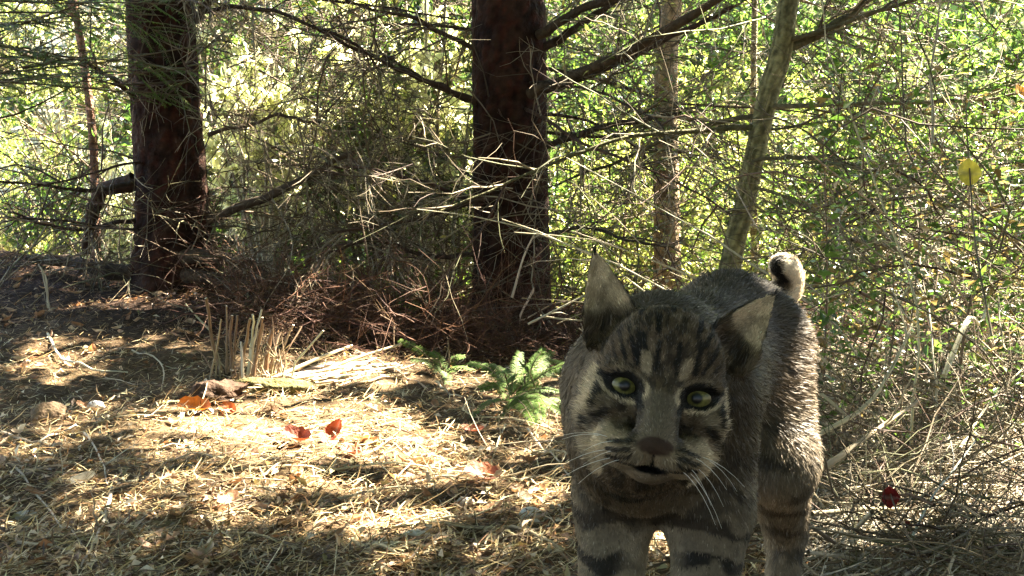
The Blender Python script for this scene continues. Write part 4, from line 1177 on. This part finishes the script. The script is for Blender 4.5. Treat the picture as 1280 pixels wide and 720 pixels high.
def ell(c, r):
    c, r = np.asarray(c, float), np.asarray(r, float)
    def f(p):
        q = (p - c) / r
        k0 = np.linalg.norm(q, axis=-1)
        k1 = np.linalg.norm(q / r, axis=-1)
        return k0 * (k0 - 1) / np.maximum(k1, 1e-6)
    return f, c, float(r.max())

def cone(a, b, ra, rb):
    a, b = np.asarray(a, float), np.asarray(b, float)
    ab = b - a
    l2 = ab @ ab
    def f(p):
        t = np.clip((p - a) @ ab / l2, 0, 1)
        return np.linalg.norm(p - a - t[..., None] * ab, axis=-1) - (ra + (rb - ra) * t)
    return f, (a + b) / 2, float(np.linalg.norm(ab) / 2 + max(ra, rb))

def E(c, r, k=0.02, head=False, cut=False):
    f, cc, rr = ell(c, r)
    put(f, cc, rr, k, head, cut)

def CN(a, b, ra, rb, k=0.02, head=False):
    f, cc, rr = cone(a, b, ra, rb)
    put(f, cc, rr, k, head)

# trunk
E((-0.008, 0.06, 0.385), (0.071, 0.11, 0.105), 0.03)
E((0.0, 0.25, 0.395), (0.074, 0.20, 0.098), 0.05)
E((0.0, 0.44, 0.415), (0.070, 0.13, 0.092), 0.05)
E((-0.005, 0.07, 0.455), (0.045, 0.10, 0.045), 0.04)       # withers
# neck to the head
nb = h2c((0, -0.03, -0.005))
CN((-0.012, 0.04, 0.41), nb - HX * 0.008, 0.069, 0.055, 0.04)
CN((-0.012, -0.01, 0.36), h2c((-0.006, -0.02, -0.05)), 0.055, 0.042, 0.04)
# fore legs
for s in (-1, 1):
    v = 0.047 * s + 0.002
    CN((v * 1.05, 0.05, 0.41), (v * 1.05, 0.06, 0.29), 0.050, 0.041, 0.03)
    CN((v * 1.05, 0.055, 0.29), (v, 0.02, 0.13), 0.040, 0.027, 0.02)
    CN((v, 0.02, 0.13), (v, 0.005, 0.05), 0.024, 0.023, 0.015)
    E((v, -0.012, 0.028), (0.03, 0.042, 0.026), 0.015)
    for j in range(4):
        E((v + (j - 1.5) * 0.0145, -0.045 - 0.006 * (j in (1, 2)), 0.018), (0.0085, 0.017, 0.016), 0.005)
# hind legs, the one on the camera's right planted further back
for s, du in ((-0.75, 0.10), (1, 0.0)):
    CN((0.045 * s, 0.45, 0.41), (0.068 * s, 0.40 + du * 0.5, 0.27), 0.060, 0.050, 0.05)
    CN((0.068 * s, 0.40 + du * 0.5, 0.27), (0.066 * s, 0.53 + du, 0.145), 0.048, 0.027, 0.03)
    CN((0.066 * s, 0.53 + du, 0.145), (0.064 * s, 0.50 + du, 0.045), 0.025, 0.022, 0.015)
    E((0.064 * s, 0.47 + du, 0.026), (0.028, 0.05, 0.024), 0.015)
    for j in range(4):
        E((0.064 * s + (j - 1.5) * 0.0135, 0.427 + du - 0.006 * (j in (1, 2)), 0.017), (0.008, 0.017, 0.015), 0.005)
# short upright tail
TAIL = spline([(0.0, 0.535, 0.445), (0.036, 0.575, 0.458), (0.056, 0.588, 0.478), (0.056, 0.578, 0.502), (0.049, 0.558, 0.510)], 9)
for i in range(8):
    CN(TAIL[i], TAIL[i + 1], 0.0195 - 0.0005 * i, 0.0195 - 0.0005 * (i + 1), 0.012)

EYE_TILT = 0.20
# head
E((0, -0.022, 0.022), (0.053, 0.062, 0.054), 0.02, True)
E((0, 0.012, 0.03), (0.042, 0.03, 0.036), 0.02, True)            # forehead
for s in (-1, 1):
    E((0.033 * s, -0.004, -0.018), (0.021, 0.032, 0.032), 0.02, True)   # cheek
    E((0.034 * s, -0.016, -0.042), (0.018, 0.022, 0.032), 0.018, True)  # ruff
    E((0.031 * s, 0.0225, 0.0122), (0.019, 0.016, 0.007), 0.006, True)    # brow
    E((0.038 * s, 0.020, -0.018), (0.018, 0.016, 0.012), 0.012, True)   # cheekbone
CN((0, 0.022, 0.012), (0, 0.066, -0.036), 0.019, 0.0165, 0.014, True)   # bridge of the nose
for s in (-1, 1):
    E((0.0165 * s, 0.060, -0.0505), (0.0205, 0.025, 0.0135), 0.007, True)  # whisker pad
    E((0.032 * s, 0.038, -0.050), (0.017, 0.024, 0.017), 0.012, True)
E((0, 0.043, -0.0685), (0.014, 0.018, 0.0075), 0.006, True)               # chin
E((0, 0.020, -0.056), (0.030, 0.034, 0.018), 0.015, True)                 # jaw
E((0, 0.0815, -0.0440), (0.0152, 0.0068, 0.0070), 0.005, True)            # nose
for s in (-1, 1):
    E((0.0075 * s, 0.0885, -0.0462), (0.0030, 0.005, 0.0022), 0.002, True, True)   # nostril
    fe, ce, re = ell((0, 0, -0.0006), (0.0128, 0.019, 0.0078))
    def fsock(q, s=s, fe=fe):
        d = q - np.array([0.031 * s, 0.041, 0.0])
        a = EYE_TILT * s
        return fe(np.stack([d[..., 0] * math.cos(a) + d[..., 2] * math.sin(a), d[..., 1], d[..., 2] * math.cos(a) - d[..., 0] * math.sin(a)], -1))
    put(fsock, np.array([0.031 * s, 0.041, 0.0]), 0.02, 0.003, True, True)        # eye socket
E((0, 0.066, -0.0632), (0.0140, 0.022, 0.0026), 0.002, True, True)        # slightly open mouth
E((0, 0.086, -0.0540), (0.0016, 0.014, 0.006), 0.003, True, True)        # philtrum

EARS = []
for s, base, tip, nrm in ((-1, (-0.047, -0.026, 0.042), (-0.077, -0.034, 0.116), (-0.02, 0.97, 0.1)),
                          (1, (0.049, -0.026, 0.044), (0.091, -0.048, 0.106), (0.36, 0.92, 0.0))):
    base, tip, nrm = map(lambda a: np.asarray(a, float), (base, tip, nrm))
    eu = nz(tip - base)
    en = nz(nrm - eu * (nrm @ eu))
    es = np.cross(eu, en)
    EARS.append((base, eu, en, es, float(np.linalg.norm(tip - base)), s))

def ear_coords(q, e):
    base, eu, en, es, h, s = e
    d = q - base
    return d @ eu / h, d @ es, d @ en

def ear_w(t):
    return 0.0262 * np.clip(1 - np.clip(t, 0, 1) ** 1.7, 0, 1) + 0.001

for e in EARS:
    def fear(q, e=e):
        t, s_, n_ = ear_coords(q, e)
        wd = ear_w(t)
        cup = 0.019 * (s_ / 0.026) ** 2 - 0.006 + 0.004 * t
        return np.maximum(np.maximum(np.abs(n_ - cup) - 0.0030, np.abs(s_) - wd), np.maximum(-t - 0.1, t - 1.0) * e[4])
    put(fear, e[0] + e[1] * e[4] * 0.5, e[4] * 0.5 + 0.012, 0.007, True)

def surface_nets(D):
    ins = D < 0
    n = np.array(D.shape)
    c = np.zeros(n - 1, np.int8)
    for i in (0, 1):
        for j in (0, 1):
            for k in (0, 1):
                c += ins[i:n[0] - 1 + i, j:n[1] - 1 + j, k:n[2] - 1 + k]
    act = (c > 0) & (c < 8)
    ix = np.argwhere(act)
    vid = np.full(n - 1, -1, np.int32)
    vid[act] = np.arange(len(ix))
    acc = np.zeros((len(ix), 3))
    cnt = np.zeros(len(ix))
    cs = [(i, j, k) for i in (0, 1) for j in (0, 1) for k in (0, 1)]
    val = {o: D[ix[:, 0] + o[0], ix[:, 1] + o[1], ix[:, 2] + o[2]].astype(float) for o in cs}
    for a in cs:
        for ax in range(3):
            if a[ax] == 0:
                b = list(a)
                b[ax] = 1
                b = tuple(b)
                m = (val[a] < 0) != (val[b] < 0)
                t = val[a][m] / (val[a][m] - val[b][m])
                p = np.tile(np.array(a, float), (m.sum(), 1))
                p[:, ax] += t
                acc[m] += p
                cnt[m] += 1
    V = LO + RES * (ix + acc / cnt[:, None])
    Q = []
    for ax in range(3):
        sl0 = [slice(None)] * 3
        sl1 = [slice(None)] * 3
        sl0[ax], sl1[ax] = slice(0, -1), slice(1, None)
        A, B = ins[tuple(sl0)], ins[tuple(sl1)]
        e = np.argwhere(A != B)
        o1, o2 = [(1, 2), (2, 0), (0, 1)][ax]
        e = e[(e[:, o1] > 0) & (e[:, o2] > 0) & (e[:, o1] < n[o1] - 1) & (e[:, o2] < n[o2] - 1)]
        fl = A[e[:, 0], e[:, 1], e[:, 2]]
        def g(d1, d2):
            x = e.copy()
            x[:, o1] -= d1
            x[:, o2] -= d2
            return vid[x[:, 0], x[:, 1], x[:, 2]]
        q = np.stack([g(0, 0), g(1, 0), g(1, 1), g(0, 1)], 1)
        q[~fl] = q[~fl][:, ::-1]
        Q.append(q[:, ::-1])
    return V, np.concatenate(Q)[:, ::-1]

BV, BF = surface_nets(DG)
# a few rounds of smoothing
for it in range(2):
    acc = np.zeros_like(BV)
    cnt = np.zeros(len(BV))
    for i in range(4):
        for j in ((i + 1) % 4, (i - 1) % 4):
            np.add.at(acc, BF[:, i], BV[BF[:, j]])
            np.add.at(cnt, BF[:, i], 1)
    BV = BV * 0.5 + 0.5 * acc / np.maximum(cnt, 1)[:, None]

def mixc(C, c, wt):
    wt = np.clip(wt, 0, 1)[:, None]
    return C * (1 - wt) + np.asarray(c, float) * wt

def seg(x, z, a, b, wd):
    """soft stroke from a to b in the face plane"""
    a, b = np.asarray(a, float), np.asarray(b, float)
    p = np.stack([x, z], 1) - a
    ab = b - a
    t = np.clip(p @ ab / (ab @ ab), 0, 1)
    d = np.linalg.norm(p - t[:, None] * ab, axis=1)
    return 1 - sstep(wd * 0.55, wd * 1.3, d)

DARK = (0.016, 0.012, 0.009)
PALE = (0.50, 0.45, 0.37)

def cat_zone(p):
    q = c2h(p)
    r = np.linalg.norm(q * np.array([1, 1, 1]) - np.array([0, 0, -0.005]), axis=1)
    ear_t = np.full(len(p), -9.0)
    ear_in = np.zeros(len(p))
    ear_edge = np.zeros(len(p))
    for e in EARS:
        t, s_, n_ = ear_coords(q, e)
        cup = 0.019 * (s_ / 0.026) ** 2 - 0.006 + 0.004 * t
        m = (t > 0.05) & (t < 1.12) & (np.abs(s_) < ear_w(t) + 0.006) & (np.abs(n_ - cup) < 0.010)
        ear_t = np.where(m, t, ear_t)
        ear_in = np.where(m, n_ > cup, ear_in)
        ear_edge = np.where(m, np.abs(s_) / np.maximum(ear_w(t), 0.003), ear_edge)
    head = 1 - sstep(0.085, 0.115, r)
    head = np.where(ear_t > -1, 1.0, head)
    return q, head, ear_t, ear_in, ear_edge

def cat_color(p, nrm):
    n = len(p)
    q, head, et, ein, eed = cat_zone(p)
    big = fbm(p * 28, 3)
    fine = fbm(p * 140, 2)
    v, u, z = p[:, 0], p[:, 1], p[:, 2]
    # ---- body
    C = np.tile(np.array([0.135, 0.105, 0.07]), (n, 1))
    C = mixc(C, (0.095, 0.085, 0.072), sstep(0.40, 0.50, z))
    C = mixc(C, (0.055, 0.045, 0.035), sstep(0.56, 0.66, fbm(p * np.array([95, 60, 95]) + 7, 2)) * 0.6)
    C = mixc(C, (0.24, 0.20, 0.15), sstep(0.55, 0.72, fine) * 0.35)
    belly = sstep(-0.35, -0.85, nrm[:, 2]) * sstep(0.18, 0.25, z) * sstep(0.03, 0.12, u)
    C = mixc(C, (0.42, 0.37, 0.29), belly)
    leg = sstep(0.38, 0.31, z)
    warp = (fbm(p * 22 + 3, 2) - 0.5) * 0.05
    bars = np.sin((z + warp + np.abs(v) * 0.15) * 2 * math.pi / 0.040)
    C = mixc(C, (0.23, 0.21, 0.175), leg * 0.7)
    C = mixc(C, DARK, leg * sstep(0.10, 0.55, bars) * sstep(0.35, 0.47, big) * (0.9 - 0.35 * sstep(0.2, 0.35, u)))
    C = mixc(C, (0.40, 0.36, 0.29), leg * sstep(0.2, 0.8, -np.sign(v) * nrm[:, 0]) * 0.5)
    # chest bars
    ch = sstep(0.06, -0.02, u) * sstep(0.25, 0.30, z)
    C = mixc(C, (0.17, 0.125, 0.08), ch * 0.6)
    cb = np.sin((z + warp * 1.4 - 0.25 * np.abs(v)) * 2 * math.pi / 0.045)
    C = mixc(C, (0.03, 0.024, 0.018), ch * sstep(0.25, 0.7, cb) * sstep(0.38, 0.5, fbm(p * 35 + 11, 2)) * 0.9)
    nk = sstep(0.10, 0.0, u) * sstep(0.30, 0.36, z)
    C = mixc(C, (0.085, 0.066, 0.045), nk * 0.55)
    # tail
    dt = np.linalg.norm(p[:, None, :] - TAIL[None], axis=2)
    ti = dt.argmin(1) / 8.0
    tl = (dt.min(1) < 0.034) * sstep(0.10, 0.25, ti)
    towards = sstep(0.35, -0.15, nrm[:, 1] + 0.55 * np.abs(nrm[:, 0] - 0.0) - 0.25 * (nrm[:, 0] < 0))
    C = mixc(C, (0.20, 0.165, 0.12), tl)
    C = mixc(C, DARK, tl * (sstep(0.30, 0.36, ti) - sstep(0.44, 0.5, ti)))
    C = mixc(C, DARK, tl * sstep(0.58, 0.66, ti))
    front = nrm @ nz(w2c((0, 0, CAM_H)) - TAIL[6]) - 0.1
    C = mixc(C, (0.78, 0.75, 0.70), tl * sstep(0.50, 0.62, ti) * sstep(0.42, 0.12, front))
    C = mixc(C, (0.70, 0.66, 0.6), tl * sstep(0.2, 0.6, nrm[:, 0]) * sstep(0.2, 0.3, ti))
    # ---- head
    x, y, zz = q[:, 0], q[:, 1], q[:, 2]
    ax = np.abs(x)
    H = np.tile(np.array([0.150, 0.112, 0.078]), (n, 1))
    H = mixc(H, (0.23, 0.195, 0.15), sstep(0.50, 0.68, fine) * 0.5)
    H = mixc(H, (0.05, 0.039, 0.028), sstep(0.50, 0.60, fbm(q * np.array([210, 110, 110]), 2)) * 0.75)
    # forehead streaks
    wx = ax + (fbm(np.stack([x * 30, zz * 40, zz * 0], 1) + 5, 2) - 0.5) * 0.010
    st = np.cos((wx / (0.0082 + 0.10 * np.clip(zz - 0.02, 0, 0.07))) * 2 * math.pi)
    brk = sstep(0.36, 0.48, fbm(np.stack([x * 70, y * 20, zz * 55], 1) + 9, 2))
    fz_ = sstep(0.012, 0.024, zz) * sstep(0.052, 0.036, ax) * sstep(-0.07, -0.03, y)
    H = mixc(H, DARK, fz_ * sstep(0.05, 0.6, st) * brk * 0.95)
    for s in (-1, 1):
        H = mixc(H, (0.36, 0.31, 0.24), seg(x * s, zz, (0.0150, 0.016), (0.0175, 0.026), 0.0048) * 0.85 * sstep(0.0, 0.02, y))
        H = mixc(H, DARK, seg(x * s, zz, (0.024, 0.019), (0.026, 0.045), 0.0028) * sstep(-0.03, 0.0, y) * 0.9)
        H = mixc(H, DARK, seg(x * s, zz, (0.009, 0.016), (0.008, 0.040), 0.0022) * sstep(-0.03, 0.0, y) * 0.9)
        # cheek strokes
        H = mixc(H, (0.30, 0.26, 0.20), seg(x * s, zz, (0.044, -0.018), (0.066, -0.030), 0.007) * 0.6)
        H = mixc(H, DARK, seg(x * s, zz, (0.044, -0.006), (0.068, -0.016), 0.0030) * 0.9)
        H = mixc(H, DARK, seg(x * s, zz, (0.042, -0.024), (0.066, -0.046), 0.0034) * 0.85)
        H = mixc(H, (0.50, 0.44, 0.35), seg(x * s, zz, (0.040, -0.040), (0.058, -0.066), 0.008) * 0.7)
        H = mixc(H, DARK, seg(x * s, zz, (0.060, -0.055), (0.048, -0.086), 0.0055) * 0.8)
    H = mixc(H, (0.40, 0.36, 0.29), sstep(0.046, 0.054, ax) * sstep(0.068, 0.058, ax) * sstep(0.012, -0.012, zz) * sstep(-0.045, -0.02, y) * sstep(0.42, 0.55, fbm(q * 120, 2)) * 0.55)
    for s in (-1, 1):
        H = mixc(H, (0.58, 0.52, 0.42), seg(x * s, zz, (0.056, 0.008), (0.058, -0.026), 0.0042) * 0.8)
        H = mixc(H, (0.52, 0.46, 0.36), seg(x * s, zz, (0.047, -0.046), (0.040, -0.074), 0.0050) * 0.8)
        H = mixc(H, DARK, seg(x * s, zz, (0.050, 0.004), (0.051, -0.020), 0.0024) * 0.8)
    # muzzle
    mz = sstep(0.022, 0.04, y) * sstep(-0.030, -0.044, zz) * sstep(0.05, 0.036, ax)
    H = mixc(H, (0.40, 0.345, 0.265), mz * 0.8)
    br = sstep(0.020, 0.035, y) * sstep(0.018, 0.012, ax) * sstep(0.004, -0.006, zz) * sstep(-0.044, -0.036, zz)
    H = mixc(H, (0.21, 0.185, 0.16), br * 0.9)
    for s in (-1, 1):
        H = mixc(H, (0.05, 0.04, 0.033), seg(x * s, zz, (0.0165, -0.022), (0.019, -0.042), 0.0042) * sstep(0.02, 0.04, y) * 0.75)
        for k_ in range(3):
            H = mixc(H, DARK, seg(x * s, zz, (0.018, -0.0435 - 0.0050 * k_), (0.036, -0.0465 - 0.0065 * k_), 0.0018) * sstep(0.02, 0.035, y) * 0.95)
        # eye surround
        ex_, ez_ = x * s - 0.031, zz
        e = np.stack([ex_ * math.cos(EYE_TILT) + ez_ * math.sin(EYE_TILT), (ez_ * math.cos(EYE_TILT) - ex_ * math.sin(EYE_TILT)) * 1.42], 1)
        r_ = np.linalg.norm(e, axis=1)
        fr = sstep(0.0, 0.012, y)
        H = mixc(H, (0.50, 0.44, 0.35), fr * sstep(0.0222, 0.0198, r_) * np.where(zz < 0.004, 0.9, 0.25))
        H = mixc(H, DARK, fr * sstep(0.0182, 0.0160, r_))
        H = mixc(H, DARK, seg(x * s, zz, (0.0195, -0.005), (0.0155, -0.016), 0.0032) * fr)
        H = mixc(H, DARK, seg(x * s, zz, (0.042, 0.003), (0.050, 0.006), 0.003) * fr)
    chin = sstep(0.018, 0.034, y) * sstep(-0.0645, -0.068, zz) * sstep(0.026, 0.017, ax)
    H = mixc(H, (0.21, 0.17, 0.125), chin)
    H = mixc(H, (0.014, 0.009, 0.008), sstep(0.02, 0.035, y) * sstep(1.15, 0.85, np.hypot(x / 0.0155, (zz + 0.0636) / 0.0042)))
    for s in (-1, 1):
        H = mixc(H, (0.014, 0.009, 0.008), np.maximum(seg(x * s, zz, (0.010, -0.0625), (0.0285, -0.0600), 0.0018), seg(x * s, zz, (0.0, -0.050), (0.0, -0.061), 0.0013)) * sstep(0.015, 0.03, y))
    nose = sstep(0.0155, 0.0125, np.linalg.norm((q - np.array([0, 0.0855, -0.0440])) * np.array([0.92, 0.8, 1.85]), axis=1))
    H = mixc(H, (0.085, 0.046, 0.036), nose)
    # ears
    isE = et > -1
    EC = np.tile(np.array([0.58, 0.50, 0.39]), (n, 1))
    EC = mixc(EC, (0.36, 0.31, 0.22), sstep(0.35, 0.0, et) * 0.6)
    EC = mixc(EC, (0.16, 0.12, 0.08), sstep(0.45, 0.6, fbm(p * 90, 2)) * 0.4)
    EC = mixc(EC, (0.06, 0.045, 0.03), sstep(0.55, 0.1, eed) * sstep(0.75, 0.35, et) * 0.4)
    EC = mixc(EC, DARK, sstep(0.86, 0.97, eed) * 0.9)
    EB = np.tile(np.array([0.02, 0.017, 0.014]), (n, 1))
    EB = mixc(EB, (0.45, 0.42, 0.36), sstep(0.55, 0.35, np.abs(et - 0.5) * 2) * sstep(0.6, 0.3, eed))
    EC = np.where((ein > 0.5)[:, None], EC, EB)
    EC = mixc(EC, DARK, sstep(0.92, 0.99, et))
    ew = sstep(0.08, 0.40, et) * isE
    H = H * (1 - ew[:, None]) + EC * ew[:, None]
    C = C * (1 - head[:, None]) + H * head[:, None]
    lum = C.mean(1, keepdims=True)
    C = C * np.clip(lum / 0.12, 0.15, 4) ** 0.38
    return np.array([0.58, 0.515, 0.425]) * C * (0.80 + 0.40 * fine[:, None]), q, head, et, ein, eed, nose, ti, tl

# vertex normals
def vnormals(V, F):
    a, b, c, d = (V[F[:, i]] for i in range(4))
    fn = np.cross(c - a, d - b)
    N = np.zeros_like(V)
    for i in range(4):
        np.add.at(N, F[:, i], fn)
    return nz(N)

BN = vnormals(BV, BF)
bobcat = empty('bobcat', CAT_O, -CAT_YAW)
tag(bobcat, 'grey-brown spotted bobcat walking out of the brush toward the lens, short tail raised', 'bobcat')
M['skin'] = mat('short_fur_skin', 0.75, 0.25, bump=0.25, bscale=600, var=0.2, vscale=200)
M['fur'] = mat('fur_hair', 0.55, 0.25, transl=0.10, var=0.12, vscale=90)
M['eye'] = mat('eye_ball', 0.35, 0.3, var=0.25, vscale=700, coat=0.3)
M['whisker'] = mat('whisker_hair', 0.4, 0.4, transl=0.2, var=0.05)
BC = cat_color(BV, BN)[0]
MB().add(BV, BF, BC).build('body', M['skin'], bobcat)

# fur: tapered hairs combed along the body
def make_fur(nh, sel_head):
    tri = np.concatenate([BF[:, [0, 1, 2]], BF[:, [0, 2, 3]]])
    ctr = BV[tri].mean(1)
    area = np.linalg.norm(np.cross(BV[tri[:, 1]] - BV[tri[:, 0]], BV[tri[:, 2]] - BV[tri[:, 0]]), axis=1)
    hq = c2h(ctr)
    ish = (np.linalg.norm(hq, axis=1) < 0.105)
    for e in EARS:
        t, s_, n_ = ear_coords(hq, e)
        ish |= (t > 0) & (t < 1.1) & (np.abs(s_) < 0.04) & (np.abs(n_) < 0.04)
    wgt = area * (ish if sel_head else ~ish)
    i = rng.choice(len(tri), nh, p=wgt / wgt.sum())
    r1, r2 = rng.random(nh), rng.random(nh)
    fl = r1 + r2 > 1
    r1[fl], r2[fl] = 1 - r1[fl], 1 - r2[fl]
    T = tri[i]
    p = BV[T[:, 0]] + r1[:, None] * (BV[T[:, 1]] - BV[T[:, 0]]) + r2[:, None] * (BV[T[:, 2]] - BV[T[:, 0]])
    nn = nz(BN[T[:, 0]] * (1 - r1 - r2)[:, None] + BN[T[:, 1]] * r1[:, None] + BN[T[:, 2]] * r2[:, None])
    C, q, head, et, ein, eed, nose, ti, tl = cat_color(p, nn)
    x, y, zz = q.T
    ax = np.abs(x)
    # combing direction
    fb = np.tile(np.array([0, 1.0, -0.35]), (nh, 1))
    leg = sstep(0.36, 0.26, p[:, 2])[:, None]
    fb = fb * (1 - leg) + np.array([0, 0.25, -1.0]) * leg
    chest = (sstep(0.08, -0.02, p[:, 1]) * (1 - leg[:, 0]))[:, None]
    fb = fb * (1 - chest) + np.array([0, 0.1, -1.0]) * chest
    tg = np.gradient(TAIL, axis=0)[np.clip((ti * 8).astype(int), 0, 8)]
    fb = np.where((tl > 0.4)[:, None], nz(tg), fb)
    fh = q - np.array([0, 0.098, -0.035])
    fh[:, 2] += 0.01
    fh = nz(fh) @ HM.T
    for e in EARS:
        t, s_, n_ = ear_coords(q, e)
        m = (t > 0.1) & (et > -1) & (np.sign(x) == e[5])
        ed = nz(e[1][None] * 0.75 + np.sign(s_)[:, None] * e[3][None] * np.where(ein > 0.5, -0.2, 0.2)[:, None]) @ HM.T
        fh = np.where(m[:, None], ed, fh)
    d = fb * (1 - head[:, None]) + fh * head[:, None]
    d = nz(d - nn * np.sum(d * nn, 1, keepdims=True))
    ln = 0.017 * (1 - leg[:, 0]) + 0.010 * leg[:, 0]
    lh = 0.0070 - 0.002 * sstep(-0.055, -0.065, zz) * sstep(0.03, 0.02, ax) + 0.012 * sstep(0.035, 0.065, ax) * sstep(0.03, -0.02, zz) - 0.003 * sstep(0.01, 0.045, y)
    lh = np.where(et > -1, np.where(ein > 0.5, 0.0045 + 0.012 * sstep(0.35, 0.05, et), 0.004), lh)
    ln *= 1 - 0.42 * sstep(0.14, 0.02, p[:, 1])
    ln = ln * (1 - head) + lh * head
    ln = np.where(tl > 0.4, 0.008, ln)
    ln *= rng.uniform(0.6, 1.25, nh)
    ok = np.ones(nh, bool)
    for s in (-1, 1):
        ok &= ~((np.hypot(x - 0.031 * s, zz * 1.4) < 0.0130) & (y > 0.005) & (head > 0.5))
    ok &= ~((nose > 0.4) & (head > 0.5))
    ok &= ~((np.hypot(x / 0.0140, (zz + 0.0634) / 0.0028) < 1) & (y > 0.03) & (head > 0.5))
    ok &= p[:, 2] > 0.012
    lift = np.where(head > 0.5, 0.26, 0.22) * rng.uniform(0.4, 1.5, nh)
    d1 = nz(d + nn * lift[:, None] * 1.4 + rng.normal(size=(nh, 3)) * 0.16)
    d2 = nz(d + nn * lift[:, None] * 0.35 + rng.normal(size=(nh, 3)) * 0.18)
    side = nz(np.cross(d1, nn) + nn * rng.normal(size=(nh, 1)) * 0.35)
    a = p - nn * 0.0006
    m = a + d1 * (ln * 0.5)[:, None]
    tp = m + d2 * (ln * 0.55)[:, None]
    wd = (0.00040 if sel_head else 0.00052) * rng.uniform(0.7, 1.3, nh)[:, None]
    Ch = C * rng.uniform(0.72, 1.32, (nh, 1))
    wt = rng.random(nh) < 0.10
    Ch[wt] = Ch[wt] * 1.5 + 0.05
    V = np.stack([a - side * wd, a + side * wd, m + side * wd * 0.8, m - side * wd * 0.8, tp], 1)[ok]
    CC = np.stack([Ch * 0.85, Ch * 0.85, Ch, Ch, np.minimum(Ch * 1.15, 0.85)], 1)[ok]
    n2 = len(V)
    b = (np.arange(n2) * 5)[:, None]
    F = np.concatenate([b + np.array([[0, 1, 2]]), b + np.array([[0, 2, 3]]), b + np.array([[3, 2, 4]])])
    return V.reshape(-1, 3), F, np.clip(CC, 0.004, 0.9).reshape(-1, 3)

fm = MB()
fm.add(*make_fur(120000, True))
fm.add(*make_fur(155000, False))
fur = tag(fm.build('fur', M['fur'], bobcat), kind='stuff')

# ear tufts
for e in EARS:
    tipq = e[0] + e[1] * e[4] * 0.97
    n = 9
    S = tipq + rng.normal(size=(n, 3)) * 0.0014
    D = nz(e[1] + rng.normal(size=(n, 3)) * 0.12)
    P = grow(h2c(S), D @ HM.T, rng.uniform(0.004, 0.008, n), 3, 0.15)
    V, F, C = tubes(P, np.array([0.0006, 0.0005, 0.0001]), np.array([0.012, 0.01, 0.008]), 3)
    MB().add(V, F, C).build('ear_tuft', M['fur'], bobcat)

# eyes
def eye_mesh(r):
    mb = MB()
    nr, na = 22, 40
    th = np.linspace(0, math.pi, nr)
    ph = np.arange(na) / na * 2 * math.pi
    TH, PH = np.meshgrid(th, ph, indexing='ij')
    V = np.stack([np.sin(TH) * np.cos(PH), np.cos(TH), np.sin(TH) * np.sin(PH)], -1)
    bul = 1 + 0.07 * sstep(0.75, 0.2, TH)
    V = V * r * bul[..., None]
    rr = np.sin(TH) * np.where(TH < math.pi / 2, 1, 9)
    C = np.zeros((nr, na, 3))
    stri = vnoise(np.stack([PH * 9, TH * 5, PH * 0], -1).reshape(-1, 3)).reshape(nr, na)
    C[:] = np.array([0.15, 0.14, 0.04])
    C *= (0.7 + 0.6 * stri)[..., None]
    k = sstep(0.5, 0.7, rr)[..., None]
    C = C * (1 - 0.25 * k)
    out = sstep(0.82, 0.93, rr)[..., None]
    C = C * (1 - out) + np.array([0.03, 0.024, 0.015]) * out
    pu = sstep(0.44, 0.37, rr)[..., None]
    C = C * (1 - pu) + np.array([0.003, 0.003, 0.003]) * pu
    idx = np.arange(nr * na).reshape(nr, na)
    a, b = idx[:-1], idx[1:]
    F = np.stack([a, b, np.roll(b, -1, 1), np.roll(a, -1, 1)], -1).reshape(-1, 4)
    return mb.add(V.reshape(-1, 3), F, C.reshape(-1, 3)).mesh('eye')

em = eye_mesh(0.0130)
em.materials.append(M['eye'])
for s in (-1, 1):
    o = link_mesh('eye', em, bobcat)
    c = h2c((0.031 * s, 0.0200, 0.0))
    aim = nz(w2c((0, 0, CAM_H)) - c)
    ex = nz(np.cross(aim, HZ))
    ez = np.cross(ex, aim)
    o.matrix_local = Matrix([[ex[0], aim[0], ez[0], c[0]], [ex[1], aim[1], ez[1], c[1]], [ex[2], aim[2], ez[2], c[2]], [0, 0, 0, 1]])

# whiskers
for s in (-1, 1):
    for i in range(7):
        r_, c_ = i % 3, i // 3
        a = np.array([(0.023 + 0.006 * c_) * s, 0.072 - 0.010 * c_, -0.046 - 0.0065 * r_])
        L = (0.042 if s > 0 else 0.038) * (1 + 0.15 * c_) * rng.uniform(0.75, 1.15)
        d = np.array([1.0 * s, 0.10 - 0.10 * c_, 0.16 - 0.26 * r_ - (0.15 if s > 0 else -0.05)])
        d = nz(d + rng.normal(size=3) * 0.08)
        pts = [a + d * L * t + np.array([0, -0.012, -0.022 if s > 0 else -0.018]) * t ** 2 for t in np.linspace(0, 1, 6)]
        P = h2c(np.array(pts))[None]
        V, F, C = tubes(P, np.linspace(0.00034, 0.0001, 6)[None], np.array([0.8, 0.78, 0.72]), 4)
        MB().add(V, F, C).build('whisker', M['whisker'], bobcat)
